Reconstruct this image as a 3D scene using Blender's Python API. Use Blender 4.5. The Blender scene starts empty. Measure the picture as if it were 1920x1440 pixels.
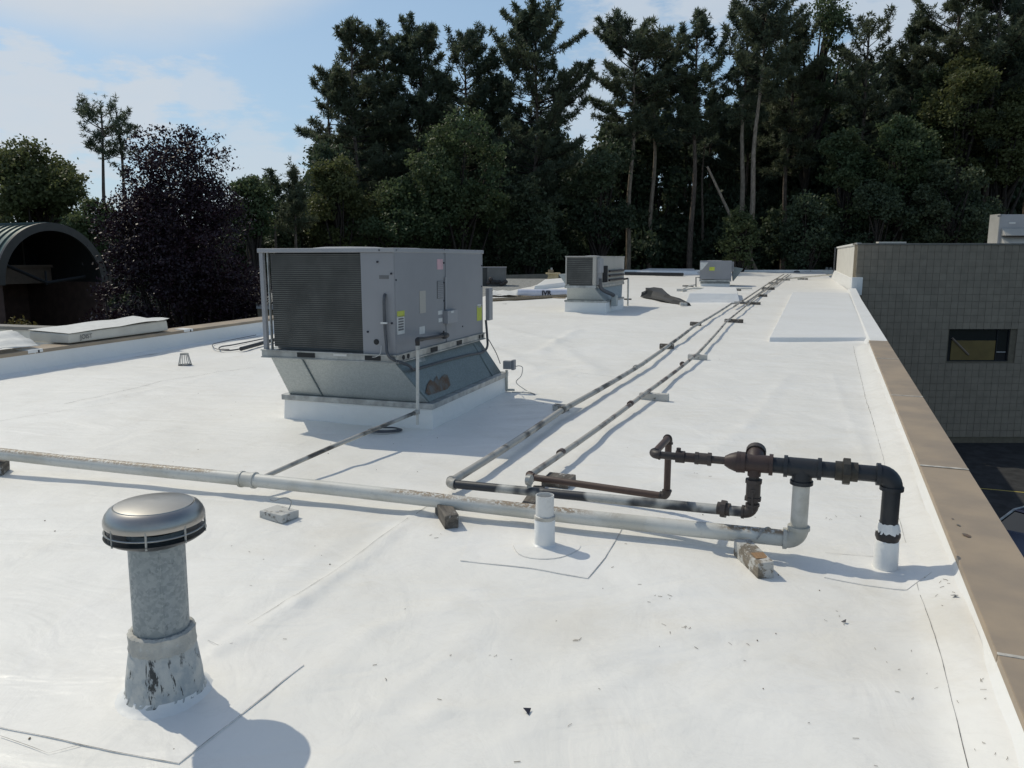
import bpy, bmesh, math, random
import numpy as np
from mathutils import Vector, Matrix

# ------------------------------------------------------------------ camera, world, sun, exposure
S = bpy.context.scene
COL = S.collection
F, HZ, H = 1440., 484., 1.6
PIT = math.atan((720 - HZ) / F)
cam = bpy.data.cameras.new('camera'); camo = bpy.data.objects.new('camera', cam); COL.objects.link(camo)
cam.sensor_width = 36; cam.lens = F / 1920 * 36
camo.location = (0, 0, H); camo.rotation_euler = (math.pi / 2 - PIT, 0, 0)
cam.clip_start = .05; cam.clip_end = 3000
S.camera = camo
SUN_AZ, SUN_EL = math.radians(-50.5), math.radians(50)     # azimuth from +Y towards +X
world = bpy.data.worlds.new('World'); S.world = world; world.use_nodes = True
wn = world.node_tree; wn.nodes.clear()
def wnode(t, **k):
    n = wn.nodes.new(t)
    for a, b in k.items(): setattr(n, a, b)
    return n
sky = wnode('ShaderNodeTexSky', sky_type='NISHITA', sun_disc=False, sun_elevation=SUN_EL, sun_rotation=SUN_AZ,
            air_density=1.0, dust_density=1.2, ozone_density=2.2, altitude=100)
bg = wnode('ShaderNodeBackground'); bg.inputs['Strength'].default_value = .14
wo = wnode('ShaderNodeOutputWorld')
# clouds: noise on a plane-projected direction, thin veil plus cumulus wisps
tc = wnode('ShaderNodeTexCoord')
def wmath(op, a, b=None, clamp=False):
    n = wnode('ShaderNodeMath', operation=op, use_clamp=clamp)
    for i, v in enumerate((a, b)):
        if v is None: continue
        if isinstance(v, (int, float)): n.inputs[i].default_value = v
        else: wn.links.new(v, n.inputs[i])
    return n.outputs[0]
nrm = wnode('ShaderNodeVectorMath', operation='NORMALIZE'); wn.links.new(tc.outputs['Generated'], nrm.inputs[0])
sep = wnode('ShaderNodeSeparateXYZ'); wn.links.new(nrm.outputs[0], sep.inputs[0])
X, Y, Z = sep.outputs
def wnoise(scale, detail, rough, off, sc=(1, 1, 2.2)):
    m = wnode('ShaderNodeMapping'); m.inputs['Location'].default_value = off; m.inputs['Scale'].default_value = sc
    wn.links.new(nrm.outputs[0], m.inputs[0])
    n = wnode('ShaderNodeTexNoise'); n.inputs['Scale'].default_value = scale; n.inputs['Detail'].default_value = detail
    n.inputs['Roughness'].default_value = rough
    wn.links.new(m.outputs[0], n.inputs[0]); return n.outputs['Fac']
def wramp(v, a, b):
    n = wnode('ShaderNodeMapRange', interpolation_type='SMOOTHSTEP'); n.inputs['From Min'].default_value = a; n.inputs['From Max'].default_value = b
    wn.links.new(v, n.inputs['Value']); return n.outputs[0]
n1 = wnoise(2.6, 5, .5, (.3, 0, .1), (1, 1, 2.5)); n2 = wnoise(13, 9, .62, (2.3, 1.2, .5), (1, 1, 3.0)); n3 = wnoise(1.1, 3, .5, (5, 3, 1))
# high veil: a bank of thin cloud up towards the sun (left of the view)
ax = (math.sin(math.radians(-30)) * math.cos(math.radians(45)), math.cos(math.radians(-30)) * math.cos(math.radians(45)), math.sin(math.radians(45)))
dp = wnode('ShaderNodeVectorMath', operation='DOT_PRODUCT'); wn.links.new(nrm.outputs[0], dp.inputs[0]); dp.inputs[1].default_value = ax
veil = wramp(wmath('ADD', dp.outputs['Value'], wmath('MULTIPLY', wmath('SUBTRACT', n1, .5), .055)), .842, .874)
scat = wmath('MULTIPLY', wramp(n3, .5, .7), wramp(n2, .42, .62))
def blob(az, el, r0, r1, w):
    a_, e_ = math.radians(az), math.radians(el)
    d = wnode('ShaderNodeVectorMath', operation='DOT_PRODUCT'); wn.links.new(nrm.outputs[0], d.inputs[0])
    d.inputs[1].default_value = (math.sin(a_) * math.cos(e_), math.cos(a_) * math.cos(e_), math.sin(e_))
    v = wmath('ADD', wmath('ARCCOSINE', d.outputs['Value']), wmath('MULTIPLY', wmath('SUBTRACT', n2, .5), math.radians(r0 * 2.6)))
    return wmath('MULTIPLY', wmath('SUBTRACT', 1, wramp(v, math.radians(r0 * .35), math.radians(r0 * .95))), w)
cl = veil
for b in [(-24.5, 10.3, 3.6, 2.6, .85), (-21, 10.6, 3, 2, .7), (-30, 8.2, 5.5, 4, .9), (-36, 5, 8, 6, .9), (8, 16.5, 4.5, 3, .7), (12.5, 18, 5.5, 3.5, .75), (5, 11, 4, 3, .6), (-17, 5.6, 5, 3, .6), (-14, 7.5, 3, 1.5, .4), (28, 14, 12, 5, .7)]:
    cl = wmath('MAXIMUM', cl, blob(*b))
cl = wmath('MAXIMUM', cl, wmath('MULTIPLY', scat, wramp(Z, .3, .45)))
cl = wmath('MULTIPLY', cl, wmath('ADD', .72, wmath('MULTIPLY', n2, .4)), True)
low = wmath('MULTIPLY', wramp(Z, .12, .0), .35)
cl = wmath('MAXIMUM', cl, low)
hz = wnode('ShaderNodeMix', data_type='RGBA'); wn.links.new(wmath('MULTIPLY', wramp(Z, .95, .0), .62), hz.inputs['Factor'])
wn.links.new(sky.outputs[0], hz.inputs[6]); hz.inputs[7].default_value = (3.25, 4.9, 6.35, 1)
mix = wnode('ShaderNodeMix', data_type='RGBA'); wn.links.new(cl, mix.inputs['Factor'])
wn.links.new(hz.outputs[2], mix.inputs[6]); mix.inputs[7].default_value = (5.6, 6.0, 6.45, 1)
wn.links.new(mix.outputs[2], bg.inputs['Color']); wn.links.new(bg.outputs[0], wo.inputs[0])

sl = bpy.data.lights.new('sun', 'SUN'); sl.energy = 3.0; sl.angle = math.radians(.53); sl.color = (1, .93, .77)
so = bpy.data.objects.new('sun', sl); COL.objects.link(so)
sd = Vector((math.sin(SUN_AZ) * math.cos(SUN_EL), math.cos(SUN_AZ) * math.cos(SUN_EL), math.sin(SUN_EL)))
so.rotation_euler = sd.to_track_quat('Z', 'Y').to_euler(); so.location = (-20, 10, 30)
S.view_settings.view_transform = 'Standard'; S.view_settings.look = 'None'
S.view_settings.exposure = -.33; S.view_settings.gamma = 1; S.view_settings.use_curve_mapping = False
S.cycles.max_bounces = 8; S.cycles.transparent_max_bounces = 8

# ------------------------------------------------------------------ places: survey points of the roof
def roofz(y): 
    t = max(0., y - 28); return .0176 * t * t / (t + 3) if t > 0 else 0.
def ray(px, py):
    a = (px - 960) / F; b = (720 - py) / F; c, s = math.cos(PIT), math.sin(PIT)
    return (a, c + b * s, -s + b * c)
def P(px, py, h=0.):
    r = ray(px, py); k = r[2] / r[1]; f = lambda y: H + k * y - roofz(y) - h
    hi = .5
    while f(hi) > 0 and hi < 90: hi *= 1.03
    lo = hi / 1.03
    for _ in range(30):
        m = (lo + hi) / 2
        if f(m) > 0: lo = m
        else: hi = m
    return Vector((r[0] / r[1] * lo, lo, H + k * lo))
def D(px, py, Yd):
    r = ray(px, py); t = Yd / r[1]; return Vector((r[0] * t, Yd, H + r[2] * t))
def V(px, py, o, d):
    r = ray(px, py); det = -r[0] * d[1] + r[1] * d[0]; t = (-o[0] * d[1] + o[1] * d[0]) / det
    return Vector((r[0] * t, r[1] * t, H + r[2] * t))
A0 = math.radians(22.55)
U0 = Vector((math.sin(A0), math.cos(A0), 0)); V0 = Vector((math.cos(A0), -math.sin(A0), 0))
GZ = -7.2

# ------------------------------------------------------------------ materials
def mat(name):
    m = bpy.data.materials.new(name); m.use_nodes = True; nt = m.node_tree
    return m, nt, nt.nodes['Principled BSDF']
def nn(nt, t, **k):
    n = nt.nodes.new(t)
    for a, b in k.items(): setattr(n, a, b)
    return n
def coord(nt, kind='Object', scale=(1, 1, 1), obj=None):
    t = nn(nt, 'ShaderNodeTexCoord'); m = nn(nt, 'ShaderNodeMapping'); m.inputs['Scale'].default_value = scale
    if kind == 'World':
        g = nn(nt, 'ShaderNodeNewGeometry'); nt.links.new(g.outputs['Position'], m.inputs[0])
    else: nt.links.new(t.outputs[kind], m.inputs[0])
    return m.outputs[0]
def noise(nt, co, scale, detail=5, rough=.55, dist=0):
    n = nn(nt, 'ShaderNodeTexNoise'); n.inputs['Scale'].default_value = scale; n.inputs['Detail'].default_value = detail
    n.inputs['Roughness'].default_value = rough; n.inputs['Distortion'].default_value = dist
    nt.links.new(co, n.inputs['Vector']); return n.outputs['Fac']
def ramp(nt, v, a, b, lo=0., hi=1.):
    n = nn(nt, 'ShaderNodeMapRange', interpolation_type='SMOOTHSTEP'); n.inputs['From Min'].default_value = a; n.inputs['From Max'].default_value = b
    n.inputs['To Min'].default_value = lo; n.inputs['To Max'].default_value = hi
    nt.links.new(v, n.inputs['Value']); return n.outputs[0]
def mixc(nt, f, a, b):
    n = nn(nt, 'ShaderNodeMix', data_type='RGBA')
    if isinstance(f, float): n.inputs['Factor'].default_value = f
    else: nt.links.new(f, n.inputs['Factor'])
    for i, c in ((6, a), (7, b)):
        if isinstance(c, tuple): n.inputs[i].default_value = c + (1,)
        else: nt.links.new(c, n.inputs[i])
    return n.outputs[2]
def mth(nt, op, a, b):
    n = nn(nt, 'ShaderNodeMath', operation=op)
    for i, v in enumerate((a, b)):
        if isinstance(v, (int, float)): n.inputs[i].default_value = v
        else: nt.links.new(v, n.inputs[i])
    return n.outputs[0]
def bump(nt, bs, h, st, dist=.01):
    b = nn(nt, 'ShaderNodeBump'); b.inputs['Strength'].default_value = st; b.inputs['Distance'].default_value = dist
    nt.links.new(h, b.inputs['Height']); nt.links.new(b.outputs[0], bs.inputs['Normal'])
def simple(name, col, rough=.6, metal=0., var=.12, scale=6., bmp=.1, spec=.5, kind='Object', col2=None):
    m, nt, bs = mat(name); co = coord(nt, kind)
    n = noise(nt, co, scale); 
    c2 = col2 or tuple(max(0, c * (1 - var * 2.2)) for c in col)
    nt.links.new(mixc(nt, ramp(nt, n, .3, .7), c2, col), bs.inputs['Base Color'])
    bs.inputs['Roughness'].default_value = rough; bs.inputs['Metallic'].default_value = metal
    bs.inputs['Specular IOR Level'].default_value = spec
    if bmp: bump(nt, bs, noise(nt, co, scale * 6), bmp)
    return m

def m_membrane(name, base, dirt=1.):
    m, nt, bs = mat(name); co = coord(nt, 'World')
    big = noise(nt, co, .55, 6, .6, .4); mid = noise(nt, co, 2.3, 7, .62, .3); fine = noise(nt, co, 14, 6, .65)
    c = mixc(nt, ramp(nt, big, .35, .7), base, tuple(b * x for b, x in zip(base, (.95, .945, .93))))
    c = mixc(nt, mth(nt, 'MULTIPLY', ramp(nt, mid, .52, .78), .30 * dirt), c, (.60, .54, .45))
    c = mixc(nt, mth(nt, 'MULTIPLY', ramp(nt, fine, .60, .80), .18 * dirt), c, (.55, .53, .50))
    st = noise(nt, coord(nt, 'World', (1, 1, 1)), 5.5, 9, .7, 1.5)
    c = mixc(nt, mth(nt, 'MULTIPLY', mth(nt, 'MULTIPLY', ramp(nt, st, .58, .72), ramp(nt, big, .42, .6)), .26 * dirt), c, (.56, .47, .36))
    # the lap seams of the sheets: faint dirt lines each 1.9 m across the run of the roof
    # tan ponding stain downstream of the manifold and around the vent patches
    for (sx, sy, sr) in ((1.45, 3.1, .75), (1.9, 3.2, .4), (.2, 3.2, .5), (-1.0, 4.3, .5), (2.6, 6.2, .8)):
        g_ = nn(nt, 'ShaderNodeNewGeometry'); d_ = nn(nt, 'ShaderNodeVectorMath', operation='DISTANCE'); nt.links.new(g_.outputs['Position'], d_.inputs[0]); d_.inputs[1].default_value = (sx, sy, 0)
        v_ = mth(nt, 'ADD', d_.outputs['Value'], mth(nt, 'MULTIPLY', mth(nt, 'SUBTRACT', mid, .5), sr * 2.4))
        c = mixc(nt, mth(nt, 'MULTIPLY', ramp(nt, v_, 0, sr, 1, 0), .32 * dirt), c, (.56, .49, .37))
    sc_ = noise(nt, coord(nt, 'World', (1, 1, 1)), 1.15, 8, .72, 2.5)
    c = mixc(nt, mth(nt, 'MULTIPLY', ramp(nt, mth(nt, 'ABSOLUTE', mth(nt, 'SUBTRACT', sc_, .5), 0), .0, .02, 1, 0), .10 * dirt), c, (.45, .43, .40))
    nt.links.new(c, bs.inputs['Base Color'])
    bs.inputs['Roughness'].default_value = .44; bs.inputs['Specular IOR Level'].default_value = .45
    wr = noise(nt, coord(nt, 'World', (1, .6, 1)), 3.2, 5, .5, .8)
    wr2 = noise(nt, coord(nt, 'World', (.5, 1.3, 1)), 1.6, 3, .5, 1.6); wr3 = noise(nt, coord(nt, 'World'), 9, 4, .55, 1.)
    h = mth(nt, 'ADD', mth(nt, 'ADD', mth(nt, 'MULTIPLY', wr, .8), mth(nt, 'MULTIPLY', wr2, 1.5)), mth(nt, 'ADD', mth(nt, 'MULTIPLY', fine, .06), mth(nt, 'MULTIPLY', wr3, .16)))
    bump(nt, bs, h, .42, .035)
    return m
M = {}
M['roof'] = m_membrane('roof_membrane', (.82, .80, .755), .75)
M['patch'] = m_membrane('patch_membrane', (.825, .805, .765), .7)
M['flash'] = m_membrane('flashing_membrane', (.78, .775, .755), .4)
M['gravel'] = simple('gravel', (.33, .33, .31), .9, 0, .25, 9, .5, kind='World')
M['coping'] = simple('tan_coping', (.37, .287, .20), .5, 0, .06, 2.6, .12, .4, 'World', (.285, .228, .17))
M['coping_dk'] = simple('dark_coping', (.20, .185, .16), .5, 0, .1, 3, .05, .4, 'World')
M['sealant'] = simple('sealant', (.50, .49, .45), .75, 0, .12, 14, .4)
M['caulk'] = simple('caulk', (.55, .52, .46), .8, 0, .2, 20, .2)
M['seam'] = simple('seam_dirt', (.26, .24, .22), .9, 0, .4, 30, 0)
M['seam_lt'] = simple('seam_light', (.5, .48, .45), .9, 0, .3, 12, 0)
def m_galv(name, a=(.50, .54, .55), b=(.34, .38, .40), rough=.38, metal=.75, dirt=0.):
    m, nt, bs = mat(name); co = coord(nt)
    v = nn(nt, 'ShaderNodeTexVoronoi'); v.inputs['Scale'].default_value = 95; nt.links.new(co, v.inputs['Vector'])
    sp = nn(nt, 'ShaderNodeSeparateColor'); nt.links.new(v.outputs['Color'], sp.inputs[0])
    f = mth(nt, 'ADD', mth(nt, 'MULTIPLY', sp.outputs[0], .5), mth(nt, 'MULTIPLY', noise(nt, co, 5), .5))
    c = mixc(nt, ramp(nt, f, .15, .85), b, a)
    if dirt: c = mixc(nt, mth(nt, 'MULTIPLY', ramp(nt, noise(nt, co, 22, 6, .7), .58, .66), dirt), c, (.10, .12, .13))
    nt.links.new(c, bs.inputs['Base Color']); bs.inputs['Metallic'].default_value = metal
    nt.links.new(ramp(nt, f, .2, .8, rough + .12, rough - .06), bs.inputs['Roughness']); bump(nt, bs, noise(nt, co, 8), .08)
    return m
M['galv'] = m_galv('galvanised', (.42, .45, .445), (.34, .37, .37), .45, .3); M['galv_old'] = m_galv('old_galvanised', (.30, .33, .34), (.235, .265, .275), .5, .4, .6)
M['galv_dk'] = m_galv('darker_galvanised', (.20, .235, .24), (.165, .195, .20), .42, .4)
M['cap'] = simple('spun_aluminium', (.42, .405, .38), .33, .9, .12, 3, .02)
def m_pipe(name, c1, c2, lo, hi, c3=None, scale=(2.2, 2.2, 2.2), rough=.5, top=False):
    """c1 paint, c2 bare patches where noise is in lo..hi"""
    m, nt, bs = mat(name); co = coord(nt, 'World', scale)
    n = noise(nt, co, 1.6, 4, .5, .2)
    f = ramp(nt, n, lo, hi)
    c = mixc(nt, f, c1, c2)
    fn = noise(nt, coord(nt, 'World'), 26, 5, .7)
    c = mixc(nt, mth(nt, 'MULTIPLY', ramp(nt, fn, .5, .7), .30), c, tuple(x * .6 for x in c1))
    if c3:
        g = nn(nt, 'ShaderNodeNewGeometry'); s = nn(nt, 'ShaderNodeSeparateXYZ'); nt.links.new(g.outputs['Normal'], s.inputs[0])
        fl = noise(nt, coord(nt, 'World'), 55, 5, .7); ar = noise(nt, coord(nt, 'World'), .9, 3, .5)
        t = mth(nt, 'MULTIPLY', ramp(nt, s.outputs[2], .45, .85), mth(nt, 'MULTIPLY', ramp(nt, fl, .42, .52), ramp(nt, ar, .40, .48)))
        c = mixc(nt, t, c, c3)
    nt.links.new(c, bs.inputs['Base Color']); bs.inputs['Roughness'].default_value = rough
    bs.inputs['Specular IOR Level'].default_value = .35
    bump(nt, bs, fn, .25, .004)
    return m
M['p_white'] = m_pipe('silver_white_pipe', (.60, .59, .545), (.50, .485, .43), .45, .65, (.26, .20, .14))
M['p_long'] = m_pipe('patchy_pipe', (.40, .385, .35), (.07, .065, .058), .48, .64, scale=(2.2, 2.2, 2.2))
M['p_longr'] = m_pipe('patchy_rust_pipe', (.40, .38, .34), (.11, .08, .068), .47, .63, scale=(2.4, 2.4, 2.4))
M['p_dark'] = m_pipe('half_painted_black_pipe', (.03, .034, .042), (.42, .42, .40), .535, .585, scale=(1.0, 1.0, 1.0))
M['p_rustd'] = m_pipe('rust_brown_pipe', (.085, .055, .045), (.26, .24, .22), .58, .70, scale=(2, 2, 2))
M['p_black'] = m_pipe('black_iron', (.022, .026, .032), (.05, .045, .04), .5, .7, rough=.42)
M['p_brown'] = m_pipe('rusty_iron', (.058, .047, .043), (.03, .028, .028), .45, .6)
M['p_red'] = m_pipe('red_oxide', (.052, .034, .031), (.034, .028, .027), .45, .65, rough=.5)
M['p_riser'] = m_pipe('white_riser', (.56, .545, .50), (.42, .405, .35), .46, .66)
M['stub'] = m_pipe('white_stub', (.68, .67, .64), (.50, .49, .46), .55, .7)
def m_wood(name, a, b, paint=None, amt=.5):
    m, nt, bs = mat(name); co = coord(nt, 'Object', (22, 2.2, 22)); n = noise(nt, co, 1.6, 6, .65, .4)
    c = mixc(nt, ramp(nt, n, .3, .7), b, a)
    if paint: c = mixc(nt, ramp(nt, noise(nt, coord(nt), 14, 6, .7), amt - .04, amt + .04), c, paint)
    nt.links.new(c, bs.inputs['Base Color']); bs.inputs['Roughness'].default_value = .85; bump(nt, bs, n, .7, .006)
    return m
M['wood'] = m_wood('weathered_wood', (.26, .22, .17), (.10, .085, .065), (.46, .45, .42), .50)
M['wood_dk'] = m_wood('dark_wood', (.17, .15, .125), (.06, .052, .045), (.42, .41, .39), .60)
M['wood_w'] = m_wood('whitened_wood', (.30, .28, .24), (.12, .105, .09), (.50, .49, .46), .42)
M['board'] = m_wood('board', (.30, .24, .16), (.16, .125, .085))
M['rtu'] = simple('unit_grey', (.265, .27, .285), .5, .0, .05, 1.4, .03, .4)
M['rtu2'] = simple('unit_grey_light', (.315, .32, .335), .5, .0, .05, 1.4, .03, .4)
M['rtu_tan'] = simple('unit_tan_grey', (.42, .40, .36), .55, .0, .05, 1.4, .03, .4)
M['rail'] = simple('zinc_rail', (.42, .43, .42), .42, .55, .2, 7, .1)
M['coil'] = simple('coil_fins', (.060, .061, .057), .55, .1, .2, 3, .1)
M['coil_fin'] = simple('fin_edge', (.125, .125, .115), .5, .1, .2, 5, 0)
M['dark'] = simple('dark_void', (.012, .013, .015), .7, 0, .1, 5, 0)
M['rubber'] = simple('black_rubber', (.022, .024, .027), .5, 0, .15, 10, .1)
M['cond'] = simple('grey_conduit', (.085, .09, .10), .5, .1, .15, 20, .2)
M['steel'] = simple('pale_steel', (.45, .46, .45), .45, .4, .2, 10, .05)
M['rust'] = simple('rust', (.13, .075, .045), .8, 0, .3, 14, .1, .3, 'Object', (.15, .15, .14))
M['white'] = simple('white_paper', (.62, .62, .60), .6, 0, .06, 12, 0)
M['yellow'] = simple('yellow_sticker', (.50, .55, .06), .5, 0, .08, 14, 0)
M['pink'] = simple('pink_sticker', (.62, .38, .42), .5, 0, .08, 14, 0)
M['ink'] = simple('ink', (.015, .016, .03), .6, 0, .1, 5, 0)
M['ink_grey'] = simple('faded_print', (.15, .15, .155), .6, 0, .1, 5, 0)
M['block'] = simple('tan_block', (.285, .243, .19), .85, 0, .07, 2.5, .3, .2, 'World')
_b = M['block'].node_tree; _oi = nn(_b, 'ShaderNodeObjectInfo'); _bs = _b.nodes['Principled BSDF']; _src = _bs.inputs['Base Color'].links[0].from_socket
_h = nn(_b, 'ShaderNodeHueSaturation'); _b.links.new(ramp(_b, _oi.outputs['Random'], 0, 1, .95, 1.05), _h.inputs['Value']); _b.links.new(_src, _h.inputs['Color']); _b.links.new(_h.outputs[0], _bs.inputs['Base Color'])
M['joint'] = simple('mortar', (.17, .145, .105), .95, 0, .1, 5, .1)
M['wall_pale'] = simple('pale_stucco', (.62, .60, .55), .8, 0, .05, 2, .1, .2)
M['tile'] = simple('parapet_face', (.62, .59, .52), .8, 0, .06, 3, .1, .2)
M['asphalt'] = simple('asphalt', (.055, .055, .055), .9, 0, .2, 2, .3, .2, 'World')
M['grass'] = simple('forest_floor', (.045, .05, .025), .95, 0, .3, 1.5, .3, .1, 'World')
M['line'] = simple('yellow_line', (.45, .36, .08), .7, 0, .1, 5, 0)
M['green_metal'] = simple('green_seam_metal', (.17, .225, .19), .45, .1, .08, 2, .03)
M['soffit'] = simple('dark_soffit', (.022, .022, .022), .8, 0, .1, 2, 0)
M['fascia'] = simple('bronze_fascia', (.06, .056, .05), .5, .1, .08, 2, .03)
M['brick_dk'] = simple('brown_wall', (.12, .075, .06), .9, 0, .15, 3, .2)
M['beam'] = simple('tan_beam', (.22, .17, .135), .8, 0, .1, 3, .1)
M['carblue'] = simple('dark_blue_paint', (.012, .02, .06), .25, .3, .05, 2, 0)
M['tarp'] = simple('black_tarp', (.014, .015, .017), .45, 0, .2, 7, .2)
M['wrap'] = simple('roll_wrap', (.58, .60, .68), .35, 0, .06, 5, .1)
M['ply'] = simple('raw_timber', (.52, .42, .25), .8, 0, .1, 6, .1)
M['twig'] = simple('dry_twig', (.16, .12, .07), .9, 0, .2, 20, 0)
def m_glass(name):
    m, nt, bs = mat(name); bs.inputs['Base Color'].default_value = (.012, .016, .02, 1); bs.inputs['Roughness'].default_value = .06
    bs.inputs['Specular IOR Level'].default_value = .8; return m
M['glass'] = m_glass('dark_glass')
def m_leaf(name, a, b, trans=.25, scale=.35, rough=.55, spec=.25, a2=None):
    m = bpy.data.materials.new(name); m.use_nodes = True; nt = m.node_tree; nt.nodes.clear()
    co = coord(nt, 'World'); n = noise(nt, co, scale, 3, .5); n2 = noise(nt, co, 3.5, 2, .5)
    f = mth(nt, 'ADD', mth(nt, 'MULTIPLY', n, .6), mth(nt, 'MULTIPLY', n2, .4))
    c = mixc(nt, ramp(nt, f, .38, .62), b, a)
    if a2: 
        oi = nn(nt, 'ShaderNodeObjectInfo'); c = mixc(nt, ramp(nt, oi.outputs['Random'], .3, 1., 0., .8), c, a2)
    pb = nn(nt, 'ShaderNodeBsdfPrincipled'); pb.inputs['Roughness'].default_value = rough; pb.inputs['Specular IOR Level'].default_value = spec
    nt.links.new(c, pb.inputs['Base Color'])
    tr = nn(nt, 'ShaderNodeBsdfTranslucent'); h = nn(nt, 'ShaderNodeHueSaturation'); h.inputs['Value'].default_value = 1.5
    nt.links.new(c, h.inputs['Color']); nt.links.new(h.outputs[0], tr.inputs['Color'])
    mx = nn(nt, 'ShaderNodeMixShader'); mx.inputs[0].default_value = trans
    nt.links.new(pb.outputs[0], mx.inputs[1]); nt.links.new(tr.outputs[0], mx.inputs[2])
    o = nn(nt, 'ShaderNodeOutputMaterial'); nt.links.new(mx.outputs[0], o.inputs[0]); return m
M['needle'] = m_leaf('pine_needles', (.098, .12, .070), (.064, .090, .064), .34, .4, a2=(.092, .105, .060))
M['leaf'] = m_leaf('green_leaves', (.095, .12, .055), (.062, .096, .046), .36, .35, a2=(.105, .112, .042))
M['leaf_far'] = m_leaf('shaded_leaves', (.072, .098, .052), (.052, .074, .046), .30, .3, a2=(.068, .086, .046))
M['leaf_pu'] = m_leaf('purple_leaves', (.030, .013, .020), (.018, .010, .016), .08, .8, .5, .3)
M['leaf_yel'] = m_leaf('yellow_leaves', (.14, .11, .03), (.09, .08, .03), .2, .8)
def m_bark(name, a, b):
    m, nt, bs = mat(name); co = coord(nt, 'World', (3, 3, .8)); n = noise(nt, co, 3, 6, .65)
    nt.links.new(mixc(nt, ramp(nt, n, .35, .65), b, a), bs.inputs['Base Color']); bs.inputs['Roughness'].default_value = .9
    bs.inputs['Specular IOR Level'].default_value = .15; bump(nt, bs, n, .6, .03); return m
M['bark'] = m_bark('pine_bark', (.17, .135, .11), (.075, .06, .05))
M['bark_pale'] = m_bark('pale_bark', (.30, .25, .20), (.16, .13, .10))
M['bark_dk'] = m_bark('dark_bark', (.06, .05, .042), (.03, .026, .024))

# ------------------------------------------------------------------ mesh tools
class MB:
    def __init__(s): s.v = []; s.f = []; s.mi = []; s.sm = []
    def add(s, vs, fs, mi=0, smooth=False):
        o = len(s.v); s.v += [tuple(v) for v in vs]
        for f in fs: s.f.append([i + o for i in f]); s.mi.append(mi); s.sm.append(smooth)
        return s
    def box(s, c, size, ax=None, mi=0):
        """box centred at c, axes ax (x, y, z vectors)"""
        ax = ax or (Vector((1, 0, 0)), Vector((0, 1, 0)), Vector((0, 0, 1))); c = Vector(c)
        vs = [c + ax[0] * (size[0] / 2 * i) + ax[1] * (size[1] / 2 * j) + ax[2] * (size[2] / 2 * k) for i in (-1, 1) for j in (-1, 1) for k in (-1, 1)]
        return s.add(vs, [(0, 1, 3, 2), (4, 6, 7, 5), (0, 4, 5, 1), (2, 3, 7, 6), (0, 2, 6, 4), (1, 5, 7, 3)], mi)
    def hexa(s, b, t, mi=0):
        """bottom four and top four points, same order"""
        return s.add(list(b) + list(t), [(3, 2, 1, 0), (4, 5, 6, 7), (0, 1, 5, 4), (1, 2, 6, 5), (2, 3, 7, 6), (3, 0, 4, 7)], mi)
    def tube(s, pts, r, n=14, cap=True, mi=0, smooth=True):
        pts = [Vector(p) for p in pts]; rs = r if isinstance(r, (list, tuple)) else [r] * len(pts)
        o = len(s.v); side = None
        for i, p in enumerate(pts):
            t = (pts[min(i + 1, len(pts) - 1)] - pts[max(i - 1, 0)]).normalized()
            if side is None:
                side = t.cross(Vector((0, 0, 1)))
                if side.length < .1: side = t.cross(Vector((0, 1, 0)))
            side = (side - t * side.dot(t)).normalized(); up = side.cross(t)
            for k in range(n):
                a = 2 * math.pi * k / n; s.v.append(tuple(p + side * math.cos(a) * rs[i] + up * math.sin(a) * rs[i]))
        for i in range(len(pts) - 1):
            for k in range(n):
                a = o + i * n + k; b = o + i * n + (k + 1) % n; s.f.append([a, b, b + n, a + n]); s.mi.append(mi); s.sm.append(smooth)
        if cap:
            s.f.append([o + k for k in range(n)][::-1]); s.mi.append(mi); s.sm.append(False)
            e = o + (len(pts) - 1) * n; s.f.append([e + k for k in range(n)]); s.mi.append(mi); s.sm.append(False)
        return s
    def lathe(s, prof, c=(0, 0, 0), n=48, mi=0, ax=None, wob=0, seed=0):
        rnd = random.Random(seed); c = Vector(c); o = len(s.v)
        ax = ax or (Vector((1, 0, 0)), Vector((0, 1, 0)), Vector((0, 0, 1)))
        for r, z in prof:
            for k in range(n):
                a = 2 * math.pi * k / n; rr = r * (1 + wob * (rnd.random() - .5)); s.v.append(tuple(c + ax[0] * math.cos(a) * rr + ax[1] * math.sin(a) * rr + ax[2] * (z + wob * .1 * (rnd.random() - .5))))
        for i in range(len(prof) - 1):
            for k in range(n):
                a = o + i * n + k; b = o + i * n + (k + 1) % n; s.f.append([a, b, b + n, a + n]); s.mi.append(mi); s.sm.append(True)
        return s
    def build(s, name, m, parent=None, bevel=0, kind=None, sharp=35):
        me = bpy.data.meshes.new(name); me.from_pydata(s.v, [], s.f)
        ms = m if isinstance(m, (list, tuple)) else [m]
        for x in ms: me.materials.append(M[x] if isinstance(x, str) else x)
        me.polygons.foreach_set('material_index', s.mi); me.polygons.foreach_set('use_smooth', s.sm)
        me.update()
        if any(s.sm):
            try: me.set_sharp_from_angle(angle=math.radians(sharp))
            except Exception: pass
        o = bpy.data.objects.new(name, me); COL.objects.link(o)
        if parent: o.parent = parent
        if bevel:
            b = o.modifiers.new('bevel', 'BEVEL'); b.width = bevel; b.segments = 2; b.limit_method = 'ANGLE'; b.angle_limit = math.radians(40)
        if kind: o['kind'] = kind
        return o
def tag(o, label, cat, group=None):
    o['label'] = label; o['category'] = cat
    if group: o['group'] = group
    return o
def empty(name, loc=(0, 0, 0), label='', cat='', group=None):
    o = bpy.data.objects.new(name, None); COL.objects.link(o); o.location = loc; o.empty_display_size = .2
    return tag(o, label, cat, group)
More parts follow.
